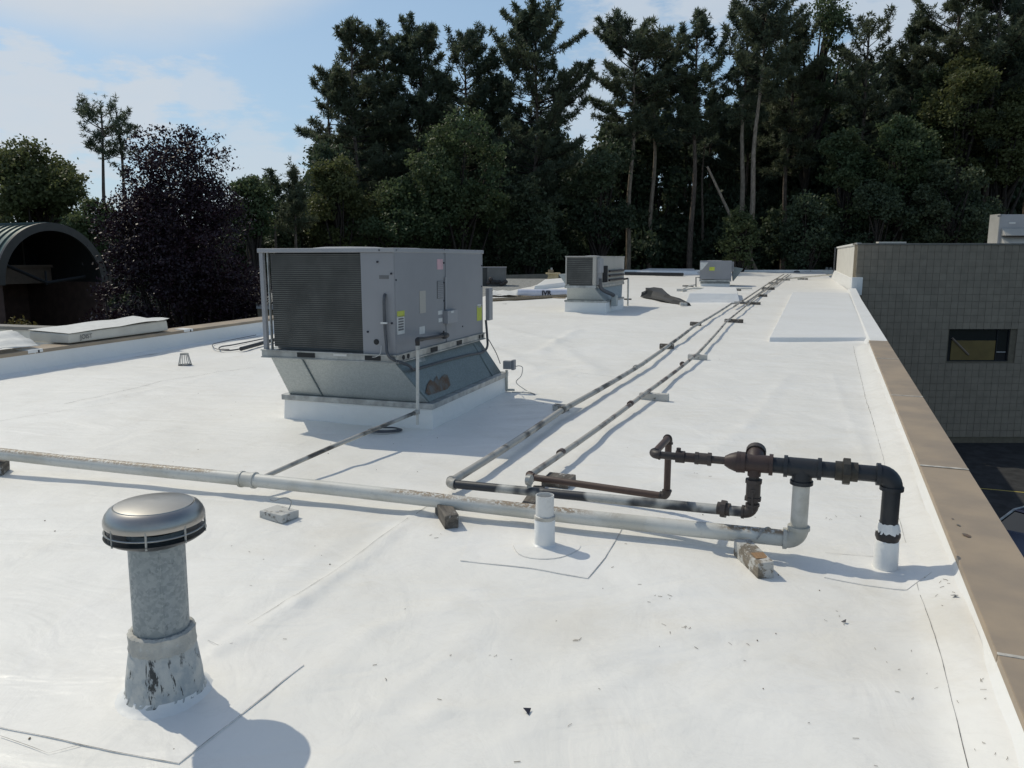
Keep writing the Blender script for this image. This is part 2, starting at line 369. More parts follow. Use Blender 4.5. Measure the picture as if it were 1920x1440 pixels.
class Rel:
    """builds parts given in world coordinates under an Empty placed at loc"""
    def __init__(s, name, loc, label, cat, group=None): s.e = empty(name, loc, label, cat, group); s.o = Vector(loc)
    def part(s, mb, name, m, bevel=0, parent=None, kind=None, label=None):
        mb.v = [tuple(Vector(v) - s.o) for v in mb.v]
        o = mb.build(name, m, parent or s.e, bevel, kind)
        if label: o['label'] = label
        return o
def axes(U, Vv): return (Vv, U, Vector((0, 0, 1)))
def text_mesh(name, body, size, m, parent, org, right, up, off=.002, bold=0.0):
    c = bpy.data.curves.new(name, 'FONT'); c.body = body; c.size = size; c.offset = bold
    o = bpy.data.objects.new(name, c); COL.objects.link(o)
    dg = bpy.context.evaluated_depsgraph_get(); me = bpy.data.meshes.new_from_object(o.evaluated_get(dg)); bpy.data.objects.remove(o)
    me.materials.append(M[m]) if not me.materials else me.materials.__setitem__(0, M[m])
    n = bpy.data.objects.new(name, me); COL.objects.link(n)
    r = Vector(right).normalized(); u = Vector(up).normalized(); w = r.cross(u)
    mw = Matrix((r, u, w)).transposed().to_4x4(); mw.translation = Vector(org) + w * off
    n.parent = parent
    n.matrix_local = Matrix.Translation(-parent.location) @ mw if parent else mw
    return n

# ------------------------------------------------------------------ ground and buildings' shells
g = MB(); N = 40
g.add([(-600, -600, GZ), (600, -600, GZ), (600, 900, GZ), (-600, 900, GZ)], [(0, 1, 2, 3)])
g.build('ground', 'grass', kind='structure')

def par_in(y): return 2.972 + .4155 * (y - 5.427)        # inner edge of the right coping
def left_line(y): return -7.05 + .27 * (y - 10.2)
def right_edge(y): return par_in(y) - .02 if y < 36.1 else par_in(36.1) + .35 * (y - 36.1)
rng = np.random.default_rng(4)
waves = [(rng.uniform(0, 2 * math.pi), rng.uniform(0, math.pi), 2 * math.pi / l, a) for l, a in [(.35, .0009), (.5, .0013), (.8, .002), (1.3, .003), (2.1, .004), (3.3, .006), (5.5, .010), (.42, .0009), (.65, .0015)]]
def ridge_list():
    R = []
    def pl(pts, w, a): R.append(([P(*p) for p in pts], w, a))
    pl([(400, 1228), (560, 1130), (760, 985)], .035, .012); pl([(770, 972), (830, 940)], .03, .008)
    pl([(560, 1290), (700, 1180), (850, 1130)], .05, .006); pl([(1100, 1240), (1290, 1180), (1500, 1150)], .08, .006)
    pl([(700, 1330), (900, 1180)], .04, .005); pl([(1340, 1300), (1700, 1420)], .06, .004)
    pl([(380, 1200), (640, 1010)], .06, .006)
    pl([(0, 1050), (240, 980)], .06, .006); pl([(1080, 620), (1010, 660)], .10, .02); pl([(920, 650), (1000, 690)], .10, .015)
    pl([(620, 860), (860, 940)], .06, .005); pl([(150, 760), (420, 700)], .07, .008); pl([(960, 1380), (1200, 1250)], .05, .005)
    pl([(1560, 700), (1640, 900), (1720, 1100)], .03, .005); pl([(1000, 830), (1250, 780)], .05, .004)
    pl([(480, 1120), (640, 1080), (880, 1100), (1000, 1130)], .04, .004); pl([(250, 960), (420, 930), (560, 940)], .05, .005); pl([(1180, 1120), (1330, 1090)], .05, .004)
    pl([(620, 1420), (820, 1330), (1080, 1310)], .05, .005); pl([(1250, 900), (1400, 800), (1480, 700)], .06, .006); pl([(100, 860), (330, 800)], .06, .006)
    pl([(920, 610), (1040, 640), (1120, 700)], .12, .016); pl([(950, 720), (1080, 690)], .09, .010); pl([(1400, 760), (1560, 800)], .06, .005)
    return R
RID = ridge_list()
def disp(x, y):
    z = np.zeros_like(x)
    for ph, th, k, a in waves: z += a * np.sin(k * (x * math.cos(th) + y * math.sin(th)) + ph + 1.3 * np.sin(k * .37 * (x * math.sin(th) - y * math.cos(th))))
    for pts, w, a in RID:
        for p, q in zip(pts[:-1], pts[1:]):
            dx, dy = q.x - p.x, q.y - p.y; L2 = dx * dx + dy * dy
            t = np.clip(((x - p.x) * dx + (y - p.y) * dy) / L2, 0, 1)
            d2 = (x - p.x - t * dx) ** 2 + (y - p.y - t * dy) ** 2
            ww = w * (1 + .3 * np.sin(8 * x + 5 * y)); z += a * np.exp(-d2 / (2 * ww * ww)) * 1.35
    z = z * np.clip((y - 0) / 2, .2, 1)
    pd = (par_in(y) - x) * .924; t = np.clip((.27 - pd) / .27, 0, 1)
    return z + .072 * t * t * (3 - 2 * t) * (y < 13.9) * (pd < .5)
ys = [-3.0]
while ys[-1] < 62: ys.append(ys[-1] + (.3 if ys[-1] < 1.6 else max(.022, .0085 * ys[-1])))
ys = np.array(ys); nx = 300
tt = np.linspace(0, 1, nx)
xl = np.array([left_line(y) - .0 for y in ys]); xr = np.array([right_edge(y) for y in ys])
XX = xl[:, None] * (1 - tt) + xr[:, None] * tt; YY = np.repeat(ys[:, None], nx, 1)
RZ = np.array([roofz(y) for y in ys])[:, None]
ZZ = RZ + disp(XX, YY) - .006
def grid_mesh(name, X_, Y_, Z_, m):
    me = bpy.data.meshes.new(name); ny_, nx_ = X_.shape
    co = np.stack([X_, Y_, Z_], -1).reshape(-1, 3)
    i = np.arange((ny_ - 1) * nx_).reshape(ny_ - 1, nx_)[:, :-1].ravel(); fc = np.stack([i, i + 1, i + 1 + nx_, i + nx_], 1)
    me.vertices.add(len(co)); me.vertices.foreach_set('co', co.ravel().astype(np.float32))
    me.loops.add(fc.size); me.loops.foreach_set('vertex_index', fc.ravel().astype(np.int32))
    me.polygons.add(len(fc)); me.polygons.foreach_set('loop_start', (np.arange(len(fc)) * 4).astype(np.int32))
    me.polygons.foreach_set('use_smooth', np.ones(len(fc), bool)); me.update(); me.validate()
    me.materials.append(M[m]); o = bpy.data.objects.new(name, me); COL.objects.link(o); return o
roof = grid_mesh('roof', XX, YY, ZZ, 'roof'); roof['kind'] = 'structure'
def surf(x, y): return roofz(y) + float(disp(np.array([x]), np.array([y]))[0]) - .006
def on(p, h=0.): return Vector((p.x, p.y, surf(p.x, p.y) + h))
# seams and laps of the membrane, children of the roof
def strip(pts, w, h, name, m, parent=None, seg=.06):
    q = []
    for a, b in zip(pts[:-1], pts[1:]):
        n = max(1, int((b - a).length / seg)); q += [a.lerp(b, i / n) for i in range(n)]
    q.append(pts[-1]); mb = MB(); vs = []; rnd = random.Random(len(q))
    for i, p in enumerate(q):
        t = (q[min(i + 1, len(q) - 1)] - q[max(i - 1, 0)]); t.z = 0; t.normalize(); s = Vector((-t.y, t.x, 0)); ww = w * rnd.uniform(.25, .75)
        j = s * rnd.uniform(-.3, .3) * w
        for e in (-1, 1):
            c = p + s * e * ww / 2 + j; vs.append(on(c, h))
    mb.add(vs, [(2 * i, 2 * i + 1, 2 * i + 3, 2 * i + 2) for i in range(len(q) - 1)])
    return mb.build(name, m, parent)
def poly_patch(pts, h, name, m, parent, th=.003, seg=.05):
    """raised sheet following the roof"""
    c = sum(pts, Vector()) / len(pts); q = []
    for a, b in zip(pts, pts[1:] + pts[:1]):
        n = max(1, int((b - a).length / seg)); q += [a.lerp(b, i / n) for i in range(n)]
    R = 14; vs = [on(c, h)]; n = len(q)
    for r in range(1, R + 1):
        for p in q: vs.append(on(c.lerp(p, r / R), h if r < R else h - .0005))
    for p in q: vs.append(on(p, -.01))
    fs = [(0, 1 + i, 1 + (i + 1) % n) for i in range(n)]
    for r in range(R):
        for i in range(n): a = 1 + r * n + i; b = 1 + r * n + (i + 1) % n; fs.append((a, a + n, b + n, b))
    mb = MB(); mb.add(vs, fs, 0, True); return mb.build(name, m, parent)
def circ(c, r, n=28, wob=.08, seed=1):
    rr = random.Random(seed); return [Vector((c.x + r * math.cos(2 * math.pi * i / n) * (1 + wob * math.sin(3 * 2 * math.pi * i / n + seed)), c.y + r * math.sin(2 * math.pi * i / n) * (1 + wob * math.sin(2 * 2 * math.pi * i / n)), 0)) for i in range(n)]
vb = P(300, 1300)
pp = [P(-60, 1350), P(10, 1366), P(335, 1430), P(440, 1350), P(570, 1246), P(430, 1150), P(150, 1120)]
poly_patch(pp, .004, 'membrane_patch', 'patch', roof)
strip(pp[:5], .0034, .0055, 'seam', 'seam', roof)
pp = [P(863, 1052), P(1000, 1067), P(1102, 1081), P(1135, 1045), P(1167, 993), P(1000, 975), P(890, 990)]
poly_patch(pp, .004, 'membrane_patch', 'patch', roof)
strip(pp[:5], .0034, .0055, 'seam', 'seam', roof)
c0 = P(1021, 1024)
cc = circ(c0 + Vector((.0, -.01, 0)), .19); poly_patch(cc, .0075, 'membrane_patch', 'patch', roof); strip(cc[14:28] , .004, .009, 'seam', 'seam_lt', roof)
c1 = P(1660, 1062)
pp = [P(1545, 1078), P(1620, 1092), P(1700, 1104), P(1745, 1085), P(1700, 1020), P(1590, 1020)]
poly_patch(pp, .004, 'membrane_patch', 'patch', roof); strip(pp[:3], .0034, .0055, 'seam', 'seam_lt', roof)
strip([P(1548, 1033), P(1640, 1040)], .004, .005, 'seam', 'seam_lt', roof)
strip([P(390, 1205), P(410, 1218), P(437, 1212)], .004, .004, 'seam', 'seam_lt', roof)
strip([P(0, 1380), P(90, 1412), P(150, 1395)], .004, .006, 'seam', 'seam_lt', roof)
for pts, w, m_ in [([(1725, 1118), (1765, 1240), (1815, 1440), (1850, 1560)], .0032, 'seam'), ([(1640, 800), (1680, 950), (1722, 1110)], .004, 'seam_lt'),
                   ([(1600, 650), (1622, 740), (1640, 800)], .008, 'seam_lt'), ([(430, 1195), (600, 1090), (765, 975)], .004, 'seam_lt'),
                   ([(120, 760), (300, 715), (480, 690)], .012, 'seam_lt'), ([(780, 970), (835, 935)], .006, 'seam_lt'),
                   ([(0, 790), (220, 757)], .006, 'seam_lt'), ([(1080, 700), (1180, 710)], .008, 'seam_lt')]:
    strip([P(*p) for p in pts], w, .003, 'seam', m_, roof)
# lower roof left beyond the parapet, and the gravel roof
gq = [Vector((left_line(24), 24, 0)), Vector((-14, 26, 0)), Vector((-14, 47, 0)), Vector((3.2, 50, 0))]
mb = MB(); vs = []
for p in gq: vs.append((p.x, p.y, roofz(p.y) - .01))
vs = [(left_line(y), y, roofz(y) - .012) for y in (21.5, 28, 34, 40, 45, 49)] + [(x, y, roofz(y) - .012) for x, y in ((-3, 49.5), (-14, 48), (-10.8, 34), (-9.3, 28), (-8.3, 25))]
mb.add(vs, [(0, 1, 9, 10), (1, 2, 8, 9), (2, 3, 8), (3, 4, 7, 8), (4, 5, 6, 7)]); mb.build('gravel_roof', 'gravel', kind='structure')

# host building below the roofs
W = Rel('flat_roof_building', (0, 20, GZ), 'low flat roofed building carrying the white roof, its walls below the tan coping', 'building')
mb = MB()
def xro(y): return right_edge(y) + (.30 if y < 36 else 0)
poly = [(left_line(-3) - .3, -3), (xro(-3), -3), (xro(20), 20), (xro(36), 36), (right_edge(62), 62), (left_line(62), 62), (-14, 48), (-8.6, 26), (left_line(21) - .3, 21.3)]
n_ = len(poly)
b_ = [(x, y, GZ) for x, y in poly]; t_ = [(x, y, roofz(y) - .08) for x, y in poly]
mb.add(b_ + t_, [tuple(range(n_))[::-1]] + [(i, (i + 1) % n_, (i + 1) % n_ + n_, i + n_) for i in range(n_)])
W.part(mb, 'outer_wall', 'block')

# ---- right parapet with tan coping sections
R_ = Rel('parapet', (3, 6, 0), 'low parapet along the right roof edge capped with wide tan metal coping', 'parapet')
def inn(y, z=0, off=0): return Vector((par_in(y), y, z)) + V0 * off
mb = MB(); cw = .30; yy = [-3, 0, 2, 3, 5, 8, 14.2]
prof = [(-.04, .045), (-.018, .064), (-.006, .085), (.0, .115)]
for a, b in zip(yy[:-1], yy[1:]):
    k = max(1, int((b - a) / .12))
    for i in range(k):
        y0, y1 = a + (b - a) * i / k, a + (b - a) * (i + 1) / k
        vs = []
        for y in (y0, y1):
            jt = .003 * math.sin(y * 5.1)
            for o_, z_ in prof: vs.append(inn(y, z_, o_ + jt * (1 - z_ / .115)))
        mb.add(vs, [(j, j + 1, j + 5, j + 4) for j in range(3)], 0, True)
R_.part(mb, 'upstand', 'flash')
joints = [-3.0, 1.0]
for px, py in [(1874, 1228), (1730, 873), (1672, 741), (1652, 672)]: joints.append(P(px, py, .125).y)
joints.append(13.9)
for i, (a, b) in enumerate(zip(joints[:-1], joints[1:])):
    mb = MB(); a += .006; b -= .006; dz = (.0, .002, -.001, .0015, 0, .001)[i % 6]
    for (o0, o1, z0, z1) in [(-.004, cw, .118, .126), (-.006, -.002, .088, .125), (cw - .003, cw + .001, .02, .125)]:
        q = [inn(a, z0 + dz, o0), inn(a, z0 + dz, o1), inn(b, z0 + dz, o1), inn(b, z0 + dz, o0)]
        q2 = [inn(a, z1 + dz, o0), inn(a, z1 + dz, o1), inn(b, z1 + dz, o1), inn(b, z1 + dz, o0)]
        mb.hexa(q, q2)
    R_.part(mb, 'coping', 'coping', .003)
for y in joints[2:-1]:
    mb = MB(); w = .02 if y < 5 else .03
    q = [inn(y - w / 2, .127, -.006), inn(y - w / 2, .127, cw), inn(y + w / 2, .127, cw), inn(y + w / 2, .127, -.006)]
    mb.hexa(q, [v + Vector((0, 0, .004)) for v in q]); R_.part(mb, 'joint_cover', 'caulk', .001)
# droppings / stains on coping
for px, py, s in [(1812, 1003, 1.), (1797, 984, .5), (1786, 972, .3)]:
    c = P(px, py, .13); mb = MB(); n = 14
    mb.add([(c.x + math.cos(t * 2 * math.pi / n) * .016 * s * (1 + .3 * math.sin(3 * t)), c.y + math.sin(t * 2 * math.pi / n) * .03 * s, .1295) for t in range(n)], [tuple(range(n))])
    R_.part(mb, 'stain', 'rust')
# further stretch of the coping wrapped in white membrane
mb = MB()
for y0, y1 in [(13.9, 20), (20, 28), (28, 35.9)]:
    q = [inn(y0, roofz(y0) - .02, -.05), inn(y0, roofz(y0) + .12, cw), inn(y1, roofz(y1) + .12, cw), inn(y1, roofz(y1) - .02, -.05)]
    vs = []
    for y in (y0, y1):
        z = roofz(y)
        for o_, z_ in [(-.06, -.01), (-.01, .09), (.02, .12), (cw, .125), (cw + .002, -.05)]: vs.append(inn(y, z + z_, o_))
    mb.add(vs, [(j, j + 1, j + 6, j + 5) for j in range(4)])
R_.part(mb, 'wrapped_coping', 'flash')
# raised white platform (curbed patch)
def slab(name, pts, h, m, label, cat, inset=.05, base=-.02):
    c = sum(pts, Vector()) / len(pts)
    t = [p.lerp(c, inset / max(.1, (p - c).length)) for p in pts]
    mb = MB(); mb.hexa([Vector((p.x, p.y, roofz(p.y) + base)) for p in pts], [Vector((p.x, p.y, roofz(p.y) + h)) for p in t])
    o = mb.build(name, m, None, .012); tag(o, label, cat); return o
slab('roof_platform', [P(1442, 641), P(1626, 641), Vector((par_in(33) - .05, 33, 0)), P(1486, 551)], .085, 'flash', 'low raised white membrane platform beside the right parapet', 'platform')

# ---- left parapet
L_ = Rel('parapet', (-6, 13, 0), 'left roof edge parapet with white upstand in shade and tan coping', 'parapet')
def lft(y, z, off): # off to the left of the line
    d = Vector((.27, 1, 0)).normalized(); nrm_ = Vector((-d.y, d.x, 0)); return Vector((left_line(y), y, z)) + nrm_ * off
mb = MB()
q = [lft(-3, 0, 0), lft(21.5, 0, 0)]
vs = []
ysl = np.linspace(-3, 21.5, 60)
for y in ysl:
    j = .01 * math.sin(y * 2.3)
    for z, o in [(-.02, -.10 + j), (.03, -.03), (.12, -.005), (.275, 0)]: vs.append(lft(y, z, o))
mb.add(vs, [(4 * i + j, 4 * i + j + 1, 4 * i + j + 5, 4 * i + j + 4) for i in range(59) for j in range(3)], 0, True)
L_.part(mb, 'upstand', 'flash')
for a, b in [(-3, 4), (4, 8), (8, 10.95), (10.95, 14.15), (14.15, 17.3), (17.3, 21.5)]:
    mb = MB(); a += .01; b -= .01
    mb.hexa([lft(a, .25, -.012), lft(b, .25, -.012), lft(b, .25, .42), lft(a, .25, .42)], [lft(a, .30, -.012), lft(b, .30, -.012), lft(b, .31, .42), lft(a, .31, .42)])
    L_.part(mb, 'coping', 'coping', .004)
for y in (10.95, 14.15):
    mb = MB(); mb.hexa([lft(y - .12, .262, -.016), lft(y + .12, .262, -.016), lft(y + .12, .302, .2), lft(y - .12, .302, .2)], [lft(y - .12, .308, -.016), lft(y + .12, .308, -.016), lft(y + .12, .315, .2), lft(y - .12, .315, .2)])
    L_.part(mb, 'membrane_lap', 'flash')
    mb = MB(); mb.box(lft(y + .05, .275, -.02), (.012, .02, .04)); L_.part(mb, 'clip', 'ink')
mb = MB(); mb.hexa([lft(6, -.3, .42), lft(21.5, -.3, .42), lft(21.5, -.3, .46), lft(6, -.3, .46)], [lft(6, .25, .42), lft(21.5, .25, .42), lft(21.5, .25, .46), lft(6, .25, .46)])
L_.part(mb, 'outer_face', 'tile')
# back parapet of the lower bay on the far left
B_ = Rel('parapet', (-9.5, 14, 0), 'beige side parapet with dark cap at far left, below the arched canopy', 'parapet')
p0 = P(165, 617, .36); p1 = P(0, 611, .36); dv = (p1 - p0).normalized(); p1 = p0 + dv * 7
nv = Vector((-dv.y, dv.x, 0)); nv = nv if nv.y < 0 else -nv
mb = MB(); mb.hexa([p0 + Vector((0, 0, -1.2)), p1 + Vector((0, 0, -1.2)), p1 - nv * .25 + Vector((0, 0, -1.2)), p0 - nv * .25 + Vector((0, 0, -1.2))], [p0 + Vector((0, 0, -.04)), p1 + Vector((0, 0, -.04)), p1 - nv * .25 + Vector((0, 0, -.04)), p0 - nv * .25 + Vector((0, 0, -.04))])
B_.part(mb, 'wall_face', 'tile')
mb = MB(); a, b = p0 + nv * .03, p1 + nv * .03; mb.hexa([x + Vector((0, 0, -.06)) for x in (a, b, b - nv * .33, a - nv * .33)], [x for x in (a, b, b - nv * .33, a - nv * .33)])
B_.part(mb, 'coping', 'coping_dk', .004)
mb = MB(); q = [lft(4, -.02, .46), lft(13.2, -.02, .46), Vector((p0.x - .1, p0.y, -.02)), Vector((-13, 15.5, -.02)), Vector((-13, 4, -.02))]
mb.add(q, [(0, 1, 2, 3, 4)]); mb.build('side_roof', 'flash', kind='structure')
# insulation packages on the left parapet
def block_on(name, pxs, z0, z1, dep, m, label, cat, top=None):
    o = Rel(name, lft(12, .3, .2), label, cat); return o
bp = Rel('insulation_bundle', lft(12.6, .31, .25), 'white wrapped insulation bundle with handwritten word lying on the left parapet', 'bundle')
y0, y1 = 11.6, 13.75
mb = MB()
bt = [lft(y0, .318, .06), lft(y1, .318, .08), lft(y1, .318, .8), lft(y0, .318, .8)]
tp = [lft(y0, .46, .06), lft(y1, .50, .10), lft(y1, .53, .8), lft(y0, .49, .8)]
mb.hexa(bt, tp); ob = bp.part(mb, 'wrapped_body', 'tile', .02)
d_ = (lft(13, .3, 0) - lft(12, .3, 0)).normalized()
text_mesh('lettering', 'JOIST', .10, 'ink', bp.e, lft(y0 + .2, .365, .052), d_, (0, 0, 1), .006, .0)
mb = MB(); n = 16; vs = []
for i in range(n):
    t = i / (n - 1)
    for j in range(6):
        s = j / 5; y = y0 + (y1 - y0) * t; zt = (.457 + .045 * t) + .04 * s * (1 - t) + .02 * s * t; vs.append(lft(y, zt + .014 + .03 * abs(math.sin(t * 7 + s * 4)) * t, .04 + .78 * s))
mb.add(vs, [(i * 6 + j, i * 6 + j + 1, i * 6 + j + 7, i * 6 + j + 6) for i in range(n - 1) for j in range(5)], 0, True)
sh_ = bp.part(mb, 'cover_sheet', 'white')
def sheet(name, pts, m, label, cat, amp=.03, seed=1, thick=.004):
    """crumpled loose sheet over four points"""
    rr = random.Random(seed); n = 14; vs = []
    for i in range(n):
        for j in range(n):
            s, t = i / (n - 1), j / (n - 1); p = pts[0].lerp(pts[1], s).lerp(pts[3].lerp(pts[2], s), t)
            vs.append(p + Vector((0, 0, amp * (.5 + .5 * math.sin(7 * s + 3 * t * seed) * math.cos(9 * t - 4 * s)) * rr.uniform(.6, 1))))
    mb = MB(); mb.add(vs, [(i * n + j, i * n + j + 1, (i + 1) * n + j + 1, (i + 1) * n + j) for i in range(n - 1) for j in range(n - 1)], 0, True)
    o = mb.build(name, m); sm = o.modifiers.new('s', 'SOLIDIFY'); sm.thickness = thick; tag(o, label, cat); return o
sheet('membrane_sheet', [lft(9.2, .32, .02), lft(11.1, .33, .05), lft(11.4, .5, .9), lft(9.0, .42, 1.0)], 'white', 'crumpled white membrane sheet folded over the left parapet at the picture edge', 'sheet', .06, 2)
sheet('membrane_sheet', [lft(9.6, .30, 1.1), lft(11.8, .34, 1.2), lft(11.6, .36, 2.4), lft(9.0, .36, 2.6)], 'white', 'flat white membrane sheet lying behind the left parapet coping', 'sheet', .03, 3)

# ------------------------------------------------------------------ big block wall on the right
WY = 36.1; wl = Vector((16.0, WY, 0))
wd = V0.copy(); wd = Vector((1, 0, 0)) * math.cos(math.radians(2)) + Vector((0, -1, 0)) * math.sin(math.radians(2))
wd = Vector((math.cos(A0 * .0), -0.0, 0))
WALL = Rel('block_wall', wl, 'tall tan block wall of the higher wing at right, mostly in shade', 'wall')
ztop = D(1590, 459, WY).z; tile = .325; WL = 22.
c = wl + Vector((WL / 2, .4, 0)); win = [D(1781, 617, WY), D(1890, 678, WY)]
wx0, wx1, wz0, wz1 = win[0].x, win[1].x, win[1].z, win[0].z
# backing wall with window opening (butted boxes)
mb = MB()
def bx(mb, x0, x1, y0, y1, z0, z1, mi=0): mb.box(((x0 + x1) / 2, (y0 + y1) / 2, (z0 + z1) / 2), (x1 - x0, y1 - y0, z1 - z0), None, mi)
Y0 = WY + .03
bx(mb, 16.0, wx0, Y0, Y0 + .3, GZ, ztop); bx(mb, wx1, 16 + WL, Y0, Y0 + .3, GZ, ztop)
bx(mb, wx0, wx1, Y0, Y0 + .3, GZ, wz0); bx(mb, wx0, wx1, Y0, Y0 + .3, wz1, ztop)
WALL.part(mb, 'wall_core', 'joint')
bm_ = MB(); g_ = .012; bm_.box((0, 0, 0), (tile - g_, .05, tile - g_)); blk = bm_.build('block', 'block', None); blkme = blk.data; bpy.data.objects.remove(blk)
rr = random.Random(7); cnt = 0; stuff = MB(); nxb = int(WL / tile); nzb = int((ztop - GZ) / tile)
cells = []
for j in range(nzb):
    for i in range(nxb):
        x = 16.0 + tile * (i + .5); z = ztop - tile * (j + .5) - .005
        if x + tile / 2 > wx0 + .01 and x - tile / 2 < wx1 - .01 and z + tile / 2 > wz0 + .01 and z - tile / 2 < wz1 - .01: continue
        cells.append((x, z))
def inframe(x, z): return (x / WY * F + 960) < 1925 and x > 15.99 and z > -6.6 and (x - 16.0) > (-(z) * .62 if z < 0 else 0) - .4
vis = [c_ for c_ in cells if inframe(*c_)]; first = set(vis[:300])
for x, z in cells:
    y = WY + .006 + rr.uniform(-.004, .004)
    if (x, z) in first:
        o = bpy.data.objects.new('block', blkme); COL.objects.link(o); o.parent = WALL.e; o.location = Vector((x, y, z)) - wl
    else: stuff.box((x, y, z), (tile - g_, .05, tile - g_))
WALL.part(stuff, 'block_field', 'block', kind='stuff')
mb = MB(); bx(mb, 15.97, 16 + WL, WY - .06, WY + .5, ztop, ztop + .07); WALL.part(mb, 'coping', 'coping_dk', .005)
mb = MB(); a = D(1648, 455, WY).x; b = D(1700, 455, WY).x; bx(mb, a, b, WY + .02, WY + .3, ztop + .071, ztop + .14); WALL.part(mb, 'coping_cover', 'tile', .005)
# sunlit end face running back
far = Vector((D(1568, 500, 49).x, 49, 0)); ed = (far - wl); ed.z = 0; edn = ed.normalized(); en = Vector((-edn.y, edn.x, 0))
mb = MB(); q = [wl + Vector((0, -.012, 0)), far, far - en * .5, wl + Vector((.48, -.0, 0)) + Vector((0, .05, 0))]
q[3] = wl + Vector((.5, .45, 0)); mb.hexa([x + Vector((0, 0, -1)) for x in q], [x + Vector((0, 0, ztop - .002)) for x in q]); WALL.part(mb, 'end_face', 'wall_pale')
mb = MB(); zt = ztop + .002; q = [wl + en * .06, far + en * .06, far - en * .6, wl - en * .0 + Vector((.3, .3, 0))]
mb.hexa([x + Vector((0, 0, zt)) for x in q], [x + Vector((0, 0, zt + .09)) for x in q]); WALL.part(mb, 'end_coping', 'flash', .005)
mb = MB(); q = [wl + en * .22 + Vector((-.05, -.25, 0)), far + en * .3, far, wl + Vector((0, -.25, 0)), ]
q3 = [wl + en * .1 + Vector((-.0, -.22, 0)), far + en * .1, far, wl + Vector((0, -.22, 0))]
mb.hexa([Vector((x.x, x.y, -.05 + roofz(x.y))) for x in q], [Vector((x.x, x.y, roofz(x.y) + .5)) for x in q3]); WALL.part(mb, 'base_flashing', 'flash', .01)
mb = MB(); bx(mb, 15.75, 16.25, WY - .22, WY - .02, -.1, roofz(36) + .62); WALL.part(mb, 'corner_flashing', 'flash', .01)
# window
WI = MB(); fw = .05; yb = WY + .12
for x0, x1, z0, z1 in [(wx0, wx1, wz1 - fw, wz1), (wx0, wx1, wz0, wz0 + fw), (wx0, wx0 + fw, wz0 + fw, wz1 - fw), (wx1 - fw, wx1, wz0 + fw, wz1 - fw), (wx0 + (wx1 - wx0) * .8, wx0 + (wx1 - wx0) * .8 + .04, wz0 + fw, wz1 - fw)]:
    bx(WI, x0, x1, yb - .03, yb + .03, z0, z1)
wf = WALL.part(WI, 'window', 'dark')
mb = MB(); bx(mb, wx0, wx1, yb + .02, yb + .035, wz0, wz1); WALL.part(mb, 'pane', 'glass', parent=wf)
# blind and diagonal brace seen through, board behind glass placed in front plane of the room
xa = wx0 + (wx1 - wx0) * .07; xb = wx0 + (wx1 - wx0) * .79; za = wz0 + .06; zb = wz0 + (wz1 - wz0) * .64
M['wboard'] = simple('ochre_blind', (.17, .12, .035), .7, 0, .1, 2, .1)
mb = MB(); bx(mb, xa, xb, yb - .01, yb + .016, za, zb); WALL.part(mb, 'blind', 'wboard', parent=wf)
mb = MB(); mb.tube([(xa, yb - .02, zb + .12), (xa + .85, yb - .02, za + .25)], .05, 6); WALL.part(mb, 'brace', 'beam', parent=wf)
mb = MB(); bx(mb, xb + .03, wx1 - .1, yb - .02, yb + .0, wz0 + .43, wz0 + .46); WALL.part(mb, 'latch_bar', 'white', parent=wf)
# rest of the wing behind the wall
mb = MB(); bx(mb, 24.5, 16 + WL, WY + .5, 49, GZ, 1.6); WALL.part(mb, 'wing_body', 'flash')

# conduit on the wing end
cd = Rel('conduit', far + Vector((0, 0, .3)), 'thin grey conduit climbing the corner of the pale wing wall', 'conduit')
e1 = far + en * .12; mb = MB(); mb.tube([e1 + Vector((0, 0, roofz(49) + .25)), e1 + Vector((0, 0, ztop + .05))], .05, 8); cd.part(mb, 'riser', 'cond')
cp = P(1470, 523, .1); mb = MB(); mb.tube([cp, Vector((e1.x, e1.y, roofz(49) + .25))], .045, 8); cd.part(mb, 'run', 'p_white')

# ------------------------------------------------------------------ car park below on the right
mb = MB(); mb.add([(8, 0, GZ + .004), (70, 0, GZ + .004), (70, WY, GZ + .004), (12, WY, GZ + .004)], [(0, 1, 2, 3)]); mb.build('car_park', 'asphalt', kind='structure')
def gp(px, py, z=GZ):
    r = ray(px, py); t = (z - H) / r[2]; return Vector((r[0] * t, r[1] * t, z))
a, b = gp(1860, 918), gp(1990, 930); mb = MB(); d_ = (b - a).normalized(); s_ = Vector((-d_.y, d_.x, 0)) * .05
a -= d_ * 3
mb.add([x + Vector((0, 0, .008)) for x in (a - s_, b - s_, b + s_, a + s_)], [(0, 1, 2, 3)]); o = mb.build('parking_line', 'line'); o['kind'] = 'structure'
car_c = gp(1945, 1010, GZ + .7); CA = math.radians(62)
cU = Vector((math.sin(CA), math.cos(CA), 0)); cV = Vector((cU.y, -cU.x, 0))
CR = Rel('parked_car', (car_c.x, car_c.y, GZ), 'dark blue car parked below beyond the tan coping', 'car')
def cp_(l, w, h): return Vector((car_c.x, car_c.y, GZ)) + cU * l + cV * w + Vector((0, 0, h))
secs = [(-2.25, .45, .62, .80, .78), (-2.1, .35, .82, .88, .8), (-1.3, .28, .93, .92, .86), (-.75, .28, .97, .92, .88), (.8, .28, .98, .92, .88), (1.6, .28, .98, .9, .85), (2.15, .35, .92, .86, .8), (2.25, .45, .8, .8, .75)]
mb = MB(); vs = []
for l, zb_, zt_, wb, wt in secs:
    for w, z in [(-wb * .98, zb_), (-wb, (zb_ + zt_) / 2), (-wt, zt_), (0, zt_ + .05), (wt, zt_), (wb, (zb_ + zt_) / 2), (wb * .98, zb_)]: vs.append(cp_(l, w, z))
k = 7
